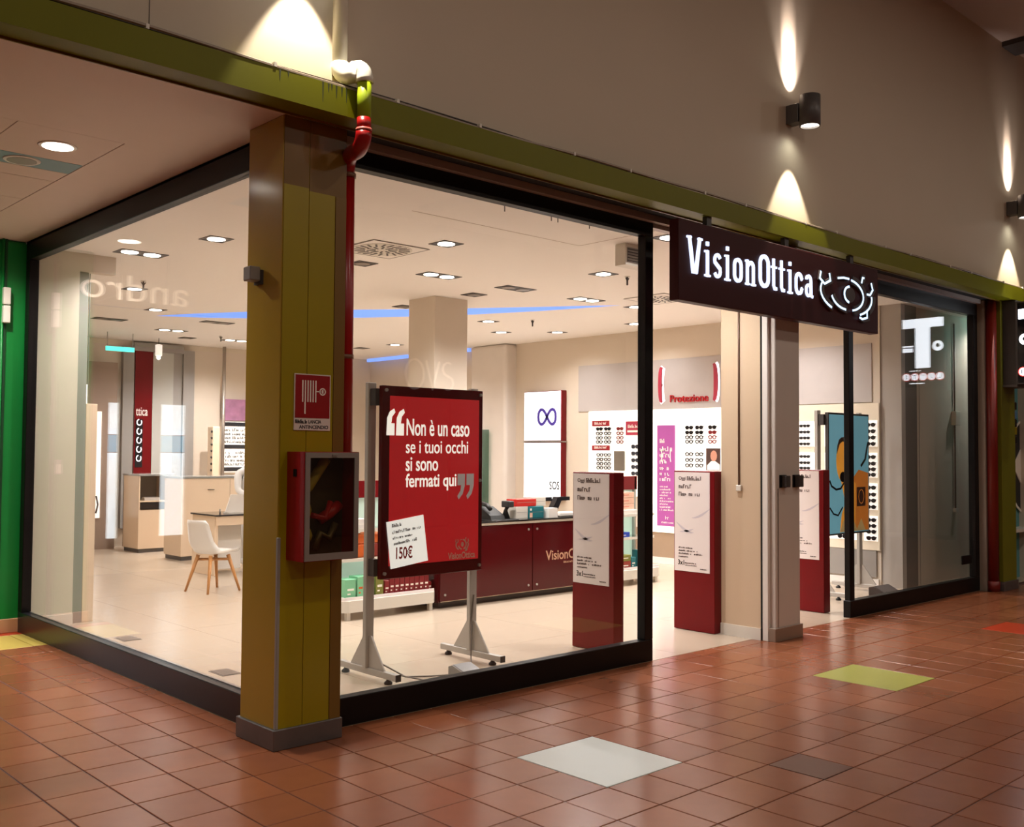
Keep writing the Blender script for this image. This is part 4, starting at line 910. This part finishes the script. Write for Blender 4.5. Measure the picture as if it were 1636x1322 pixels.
# white cabinets
def white_cab(d, label, drawers, shelf=False):
    x0, x1, y0, y1, z1 = d
    t = thing('counter_cabinet', label, 'cabinet', ((x0+x1)/2, (y0+y1)/2, 0), 'cream counter cabinets at the back')
    if shelf:
        MB().box(x0, x0+.02, y0, y1, .06, z1-.03).box(x1-.02, x1, y0, y1, .06, z1-.03).box(x0, x1, y1-.02, y1, .06, z1-.03).box(x0+.021, x1-.021, y0+.002, y1-.021, .78, .80).box(x0+.021, x1-.021, y0+.001, y1-.021, .06, .66).build('body', M_cream, t)
        box('niche', (x0+.02, x1-.02, y1-.05, y1-.02, .8, z1-.03), M_greywall, t); box('drawer_gap', (x0+.03, x1-.03, y0-.003, y0+.02, .67, .77), M_tv, t)
    else: box('body', (x0, x1, y0, y1, .06, z1-.03), M_cream, t, .003)
    box('plinth', (x0+.02, x1-.02, y0+.02, y1-.02, 0, .06), M_lampg, t); box('top', (x0-.01, x1+.01, y0-.01, y1+.01, z1-.03, z1), mat('glass_top', (150, 150, 146), .1), t, .003)
    for dx in drawers: box('handle', (dx-.05, dx+.05, y0-.012, y0, z1-.2, z1-.19), M_dgrey, t); box('seam', (dx+.3, dx+.304, y0-.001, y0, .08, z1-.04), M_lampg, t)
white_cab((6.44, 6.98, 15.35, 15.95, 1.215), 'cream cabinet with an open shelf at the far left', (), True)
white_cab((6.45, 8.3, 13.88, 14.45, 1.21), 'long cream counter cabinet in front of the back wall', (6.9, 7.5))
pl = tag(MB().prism([(15.5, .8), (15.65, .8), (15.6, .85), (15.52, .84)], 6.6, 6.85, 'x').build('white_cloth', M_white), 'white cloth folded on the open shelf of the far cabinet', 'cloth')
# desk
dk = thing('fitting_desk', 'cream fitting desk with dark glass top behind the yellow pillar', 'desk', (6.7, 12.2, 0))
box('top', (5.98, 7.4, 11.88, 12.6, .755, .775), mat('desk_glass', (40, 40, 44), .1), dk, .003); box('apron', (6.0, 7.38, 11.9, 11.93, .64, .755), M_cream, dk)
box('side_panel', (6.0, 6.05, 11.95, 12.58, .0, .755), M_cream, dk, .003); box('side_panel', (7.33, 7.38, 11.95, 12.58, .0, .755), M_cream, dk, .003); box('pedestal', (6.06, 6.5, 12.2, 12.58, .05, .64), M_white, dk, .003)
mo = thing('desk_mirror', 'white tilted table mirror on the fitting desk', 'mirror', (6.32, 12.1, .775))
MB().prism([(6.22, .79), (6.5, .79), (6.46, 1.02), (6.30, 1.02)], 12.1, 12.12, 'y').build('glass', M_white, mo); box('foot', (6.24, 6.48, 12.04, 12.2, .775, .79), M_offw, mo); MB().tube([(6.12, 12.05, .776), (6.12, 12.05, .84)], .012, 8).build('pen_holder', M_steel, mo)
# chair
ch = thing('shell_chair', 'white moulded shell chair with beech legs by the fitting desk', 'chair', (5.37, 10.72, 0))
cb = MB(); rows = []
prof = [(.23, .425, .20), (.19, .445, .215), (.08, .435, .225), (-.06, .42, .23), (-.15, .43, .23), (-.2, .49, .225), (-.225, .58, .21), (-.25, .68, .195), (-.275, .77, .18), (-.295, .815, .15)]
for k, (px, pz, hw) in enumerate(prof):
    row = []
    for j in range(9):
        v = (j/4-1); lift = .05*v**4 if k < 6 else 0; fwd = .05*v*v if k >= 4 else 0
        row.append(cb.bm.verts.new((5.37+px+fwd, 10.72+hw*v, pz+lift)))
    rows.append(row)
for k in range(len(rows)-1):
    for j in range(8):
        f = cb.bm.faces.new((rows[k][j], rows[k][j+1], rows[k+1][j+1], rows[k+1][j])); f.smooth = True
bmesh.ops.solidify(cb.bm, geom=cb.bm.faces[:], thickness=.014)
cb.rot(.25, (5.37, 10.72, 0)).build('shell', M_white, ch, 'white moulded seat and back', smooth=True)
cu_ = MB().box(5.26, 5.56, 10.56, 10.88, .445, .47, bev=.012); cu_.rot(.25, (5.37, 10.72, 0)).build('seat_pad', M_white, ch)
for sx_, sy_ in ((1, 1), (1, -1), (-1, 1), (-1, -1)):
    MB().tube([(5.37+sx_*.22, 10.72+sy_*.2, 0), (5.37+sx_*.12, 10.72+sy_*.11, .41)], [.013, .022], 10).rot(.2, (5.37, 10.72, 0)).build('leg', M_wood, ch, 'turned beech leg')
MB().tube([(5.25, 10.6, .36), (5.49, 10.84, .36)], .015, 8).tube([(5.25, 10.84, .36), (5.49, 10.6, .36)], .015, 8).rot(.2, (5.37, 10.72, 0)).build('under_frame', M_wood, ch)
# person behind the desk (mostly hidden by the pillar)
pe = thing('person', 'grey-haired person in a white coat behind the desk, half hidden by the yellow pillar', 'person', (6.93, 12.82, 0))
me = bpy.data.meshes.new('body')
J = [(0, 0, .82), (0, 0, 1.02), (0, -.01, 1.22), (0, -.02, 1.34), (0, -.04, 1.42), (0, -.06, 1.50),
     (-.17, 0, 1.30), (-.22, -.10, 1.06), (-.16, -.30, .98), (.17, 0, 1.30), (.22, -.10, 1.06), (.16, -.30, .98),
     (-.09, 0, .78), (-.10, -.02, .44), (-.10, 0, .08), (-.10, -.12, .04), (.09, 0, .78), (.10, -.02, .44), (.10, 0, .08), (.10, -.12, .04)]
Rd = [.15, .14, .15, .10, .055, .05, .07, .05, .035, .07, .05, .035, .10, .065, .045, .04, .10, .065, .045, .04]
E = [(0, 1), (1, 2), (2, 3), (3, 4), (4, 5), (3, 6), (6, 7), (7, 8), (3, 9), (9, 10), (10, 11), (0, 12), (12, 13), (13, 14), (14, 15), (0, 16), (16, 17), (17, 18), (18, 19)]
me.from_pydata([(x*.95, y, z*.98) for x, y, z in J], E, [])
bo = bpy.data.objects.new('body', me); C.objects.link(bo); bo.parent = pe
sk = bo.modifiers.new('skin', 'SKIN')
for i, v in enumerate(me.skin_vertices[0].data): v.radius = (Rd[i], Rd[i]*.8); v.use_root = (i == 0)
ss = bo.modifiers.new('smooth', 'SUBSURF'); ss.levels = 1; ss.render_levels = 2; me.materials.append(M_coat)
hd = MB(); bmesh.ops.create_uvsphere(hd.bm, u_segments=20, v_segments=14, radius=1)
for v in hd.bm.verts:
    x, y, z = v.co; k = 1 - .18*max(0, -z)
    v.co = (x*.075*k, y*.095*k - (.014 if (abs(x) < .2 and y < -.9 and abs(z+.1) < .25) else 0) - .07, z*.115+1.50)
hd.move((6.93, 12.82, 0)).build('head', M_skin, pe, smooth=True)
hr = MB(); bmesh.ops.create_uvsphere(hr.bm, u_segments=20, v_segments=12, radius=1)
for v in list(hr.bm.verts):
    if v.co.z < -.35 or (v.co.y < -.55 and v.co.z < .45): hr.bm.verts.remove(v)
    else: v.co = (v.co.x*.088, v.co.y*.106-.066, v.co.z*.118+1.512)
hr.move((6.93, 12.82, 0)).build('hair', M_hair, pe, smooth=True)
# framed display on the back wall
fd = thing('framed_display', 'grey framed burgundy and grey display on the far back wall', 'display', (7.25, 16.5, 1.2))
MB().box(6.62, 6.8, 16.5, 16.58, .3, 3.3).box(7.66, 7.86, 16.5, 16.58, .3, 3.3).box(6.8, 7.66, 16.5, 16.58, 3.24, 3.38).build('frame', M_greywall, fd)
bpn = box('burgundy_panel', (6.84, 7.135, 16.54, 16.58, .3, 3.24), M_burg, fd, label='burgundy panel with vertical lettering'); box('grey_panel', (7.14, 7.5, 16.54, 16.58, .3, 3.24), mat('pale_grey_panel', (186, 184, 176), .3), fd); box('grey_panel', (7.5, 7.66, 16.54, 16.58, .3, 3.24), M_greywall, fd)
text('ttica', (6.86, 7.06, 2.16, 2.30), 'y', 16.54, M_wink, bpn, depth=.003, bold=.01)
box('vertical_sign', (6.86, 6.98, 16.535, 16.54, 1.3, 2.1), M_tv, fd)
for k in range(5): MB().stroke(arc(6.92, 1.45+k*.15, .04, .05, 100, 400, 8), .016, 16.53, 16.535, 'y').build('letter_mark', M_lightbox, fd)
# side display, rack and posters at far wall
rk = thing('glasses_rack', 'cream glasses rack with studs on the far cabinet', 'rack', (8.15, 16.2, 0))
box('panel', (8.02, 8.16, 16.1, 16.3, 1.1, 2.0), M_cream, rk, .02); box('panel_base', (7.96, 8.3, 16.0, 16.4, 0, 1.1), M_cream, rk)
for k in range(7): MB().tube([(8.0, 16.12, 1.25+k*.11), (8.02, 16.12, 1.25+k*.11)], .02, 8).build('peg', M_dgrey, rk)
MB().tube([(8.36, 16.4, 0), (8.36, 16.4, ZC)], .03, 10).build('post', mat('pole_grey', (170, 160, 150), .3, metal=.5), rk)
fp = thing('wall_poster', 'red and violet poster above framed black and white prints on the far wall', 'poster', (8.75, 16.5, 1.2))
box('poster_top', (8.42, 9.3, 16.52, 16.58, 2.12, 2.5), mat('poster_violet', (170, 120, 150), .4, var=.5, scale=7), fp)
box('backing', (8.42, 9.3, 16.54, 16.58, 1.2, 2.1), M_cellglow, fp)
for z in (1.22, 1.62, 2.02): box('black_bar', (8.43, 9.28, 16.53, 16.54, z, z+.07), M_tv, fp)
scribble([(8.45, 9.25, z_, .05) for z_ in (1.32, 1.39, 1.46, 1.53, 1.72, 1.79, 1.86, 1.93)], 'y', 16.538, M_blk, fp)
# dark partition left of the framed display
pt = thing('partition_panel', 'taupe partition panel with a slim glass strip at the far left', 'panel', (6.2, 16.3, 0))
box('panel', (5.7, 6.45, 16.3, 16.4, .0, 3.0), mat('taupe', (150, 128, 112), .4), pt); box('glass_strip', (6.02, 6.2, 16.28, 16.3, .5, 2.2), M_cellglow, pt)
# floor boxes
for x, y, lb in ((3.49, 8.48, 'square grey floor socket cover further inside the side window'), (3.49, 6.75, 'square grey floor socket cover beside the yellow pillar')):
    t = thing('floor_socket', lb, 'socket', (x, y, 0), 'floor socket covers'); box('frame', (x-.075, x+.075, y-.11, y+.11, .0005, .003), M_steel, t); box('lid', (x-.065, x+.065, y-.1, y+.1, .003, .005), mat('lid_grey', (120, 108, 96), .4, metal=.4), t)

# ================================================================== RIGHT EDGE: NEIGHBOURING SHOP
rp = thing('red_drain_pipe', 'dark red drain pipe at the right end of the shop front', 'pipe', (12.27, 4.85, 0))
MB().tube([(12.27, 4.85, 0), (12.27, 4.85, 3.43)], .062, 14).build('pipe', mat('dark_red_pipe', (112, 22, 14), .35, var=.08), rp); MB().tube([(12.27, 4.85, 0), (12.27, 4.85, .12)], .07, 14).build('socket', mat('dark_red_pipe', (112, 22, 14)), rp)
gp = struct('pillar_neighbour', MB().box(12.34, 12.74, 4.765, 5.15, 0, 3.43, bev=.004), mat('olive_green_paint', (112, 112, 20), .4, var=.08), 'olive green pillar of the neighbouring shop')
box('plinth', (12.325, 12.755, 4.75, 5.16, 0, .11), M_plinth, gp, .003)
ts = thing('tobacco_sign', 'black projecting light box sign with a white T and lotto circles', 'sign', (12.45, 4.3, 2.43))
box('mount', (12.39, 12.60, 4.615, 4.765, 2.43, 3.425), M_dgrey, ts, .003); box('case', (12.39, 12.62, 3.99, 4.615, 2.43, 3.40), M_tv, ts, .003, 'black sign case')
MB().box(12.385, 12.39, 4.595, 4.615, 2.43, 3.40).box(12.385, 12.39, 3.99, 4.01, 2.43, 3.40).box(12.385, 12.39, 4.01, 4.595, 2.43, 2.445).box(12.385, 12.39, 4.01, 4.595, 3.385, 3.40).build('case_edge', M_lampg, ts)
M_tglow = mat('sign_white_glow', (236, 242, 250), emit=6.0)
MB().box(12.384, 12.39, 4.06, 4.58, 3.195, 3.31).box(12.384, 12.39, 4.225, 4.41, 2.685, 3.195).build('letter_t', M_tglow, ts, 'white letter T')
MB().prism(arc(4.51, 2.955, .065, .065, 0, 345, 14), 12.384, 12.39, 'x').build('emblem', M_tglow, ts); MB().prism(arc(4.51, 2.96, .03, .03, 0, 330, 5), 12.382, 12.384, 'x').build('emblem_star', M_tv, ts)
box('small_panel', (12.384, 12.39, 4.06, 4.19, 2.89, 2.94), M_tglow, ts); box('small_panel', (12.384, 12.39, 4.06, 4.19, 2.955, 2.975), M_tglow, ts)
for k in range(5):
    yc = 4.535-k*.1075
    MB().prism(arc(yc, 2.575, .056, .056, 0, 345, 16), 12.3845, 12.39, 'x').build('ring', mat('ring_red_glow', (230, 70, 60), emit=1.5), ts)
    MB().prism(arc(yc, 2.575, .044, .044, 0, 345, 16), 12.382, 12.3845, 'x').build('disc', M_tglow, ts)
    if k < 4: text('LOTT'[k] if k != 1 else 'O', (yc+.018, yc-.018, 2.55, 2.60), 'x', 12.382, mat('blue_ink', (20, 40, 110), .5), ts, depth=.001, bold=.02)
    else: text('O', (yc+.018, yc-.018, 2.55, 2.60), 'x', 12.382, mat('blue_ink', (20, 40, 110)), ts, depth=.001, bold=.02)
MB().box(12.385, 12.39, 4.15, 4.29, 2.648, 2.656).box(12.385, 12.39, 4.15, 4.33, 2.488, 2.498).build('small_print', M_tglow, ts)
box('bottom_trim', (12.38, 12.74, 4.60, 4.765, 2.40, 2.43), M_lampg, ts)
sw = struct('wall_neighbour', MB().box(12.74, 19, 5.2, 5.3, 0, 3.43), mat('teal_poster_wall', (84, 150, 156), .4, var=.05), 'teal shop window poster of the neighbouring shop')
MB().prism(arc(14.2, 1.45, .62, .62, 0, 350, 28), 5.18, 5.2, 'y').build('dark_disc', mat('dark_disc', (16, 26, 32), .4), sw, 'dark round motif')
MB().stroke(arc(14.2, 1.45, .62, .62, 0, 350, 28), .03, 5.17, 5.18, 'y', closed=True).build('disc_ring', M_wink, sw); MB().prism([(13.75, 1.45), (14.2, 1.85), (14.6, 1.45), (14.2, 1.05)], 5.17, 5.18, 'y').build('motif', M_wink, sw)
for k, (z, m) in enumerate(((2.18, M_tv), (2.06, mat('blue_goods', (90, 140, 190), .4)), (1.96, M_tv), (1.86, M_olive), (1.74, M_tv))):
    tag(box('hanging_goods', (13.0+.04*(k % 2), 13.6, 5.06, 5.18, z, z+.1), m, None, .01), ('black', 'light blue', 'lower black', 'yellow', 'lowest black')[k]+' packet hanging in the neighbouring shop window', 'packet')
box('window_board', (12.75, 12.95, 5.1, 5.2, 0, .78), mat('board_olive', (120, 104, 40), .5), sw); box('window_ledge', (12.95, 19, 5.0, 5.2, .62, .66), M_offw, sw)
tag(box('black_box_stand', (12.78, 12.94, 4.98, 5.09, .84, 1.2), M_tv, None, .006), 'black box hanging at the edge of the neighbouring shop window', 'box')

# ================================================================== ACROSS THE WALKWAY (seen in the glass)
os_ = thing('opposite_sign', 'thin glowing OVS letters on the opposite shop front', 'sign', (11, -3.98, 2.6))
for s_, x0, x1 in (('O', 11.30, 11.62), ('V', 10.94, 11.26), ('S', 10.62, 10.90)): pass
mbx = MB(); mbx.stroke(arc(10.75, 2.95, .2, .26, 0, 345, 20), .03, -4.0, -3.97, 'y', closed=True).stroke([(11.0, 3.2), (11.15, 2.7), (11.3, 3.2)], .03, -4.0, -3.97, 'y').stroke(arc(11.5, 3.07, .12, .12, 60, 270, 8) + arc(11.5, 2.82, .12, .12, 90, -120, 8), .03, -4.0, -3.97, 'y')
mbx.build('letters', mat('ovs_glow', (255, 246, 236), emit=.45), os_)
box('backing', (10.4, 11.8, -4.06, -4.0, 2.5, 3.4), mat('opposite_board', (90, 70, 58), .5), os_)
MB().box(10.6, 10.64, -4.05, -4.01, 0, 2.5).box(11.56, 11.6, -4.05, -4.01, 0, 2.5).build('posts', M_dgrey, os_)
hs_ = thing('hanging_sign', 'pale hanging letter sign in the side passage', 'sign', (2.1, 9.3, 2.98))
text('andro', (1.55, 2.56, 2.98, 3.22), 'y', 9.3, mat('pale_glow', (240, 225, 205), emit=.8), hs_, depth=.02, bold=-.005)
MB().tube([(1.75, 9.29, 3.14), (1.75, 9.29, 3.43)], .006, 6).tube([(2.2, 9.29, 3.14), (2.2, 9.29, 3.43)], .006, 6).build('hanger', M_steel, hs_)

# out-of-view mall ceiling lamps, added to give the walkway its general light
k = 0
for x in (-3, 1, 5, 9, 13, 17):
    for y in (-4.2, .6):
        t = thing('added_ceiling_lamp', 'added out-of-view round lamp in the high mall ceiling', 'lamp', (x, y, 6.53), 'added round lamps in the mall ceiling')
        MB().lathe([(.26, 6.50), (.27, 6.53), (.24, 6.53)], (x, y), 24).build('rim', M_white, t); MB().disc((x, y), .24, 6.49, 6.503, 24).build('lens', M_glow, t)
        l = bpy.data.lights.new('lamp', 'AREA'); l.shape = 'DISK'; l.size = .5; l.energy = MALL_W; l.color = (1, .86, .73)
        lo = bpy.data.objects.new('lamp', l); C.objects.link(lo); lo.parent = t; lo.location = (0, 0, -.06)
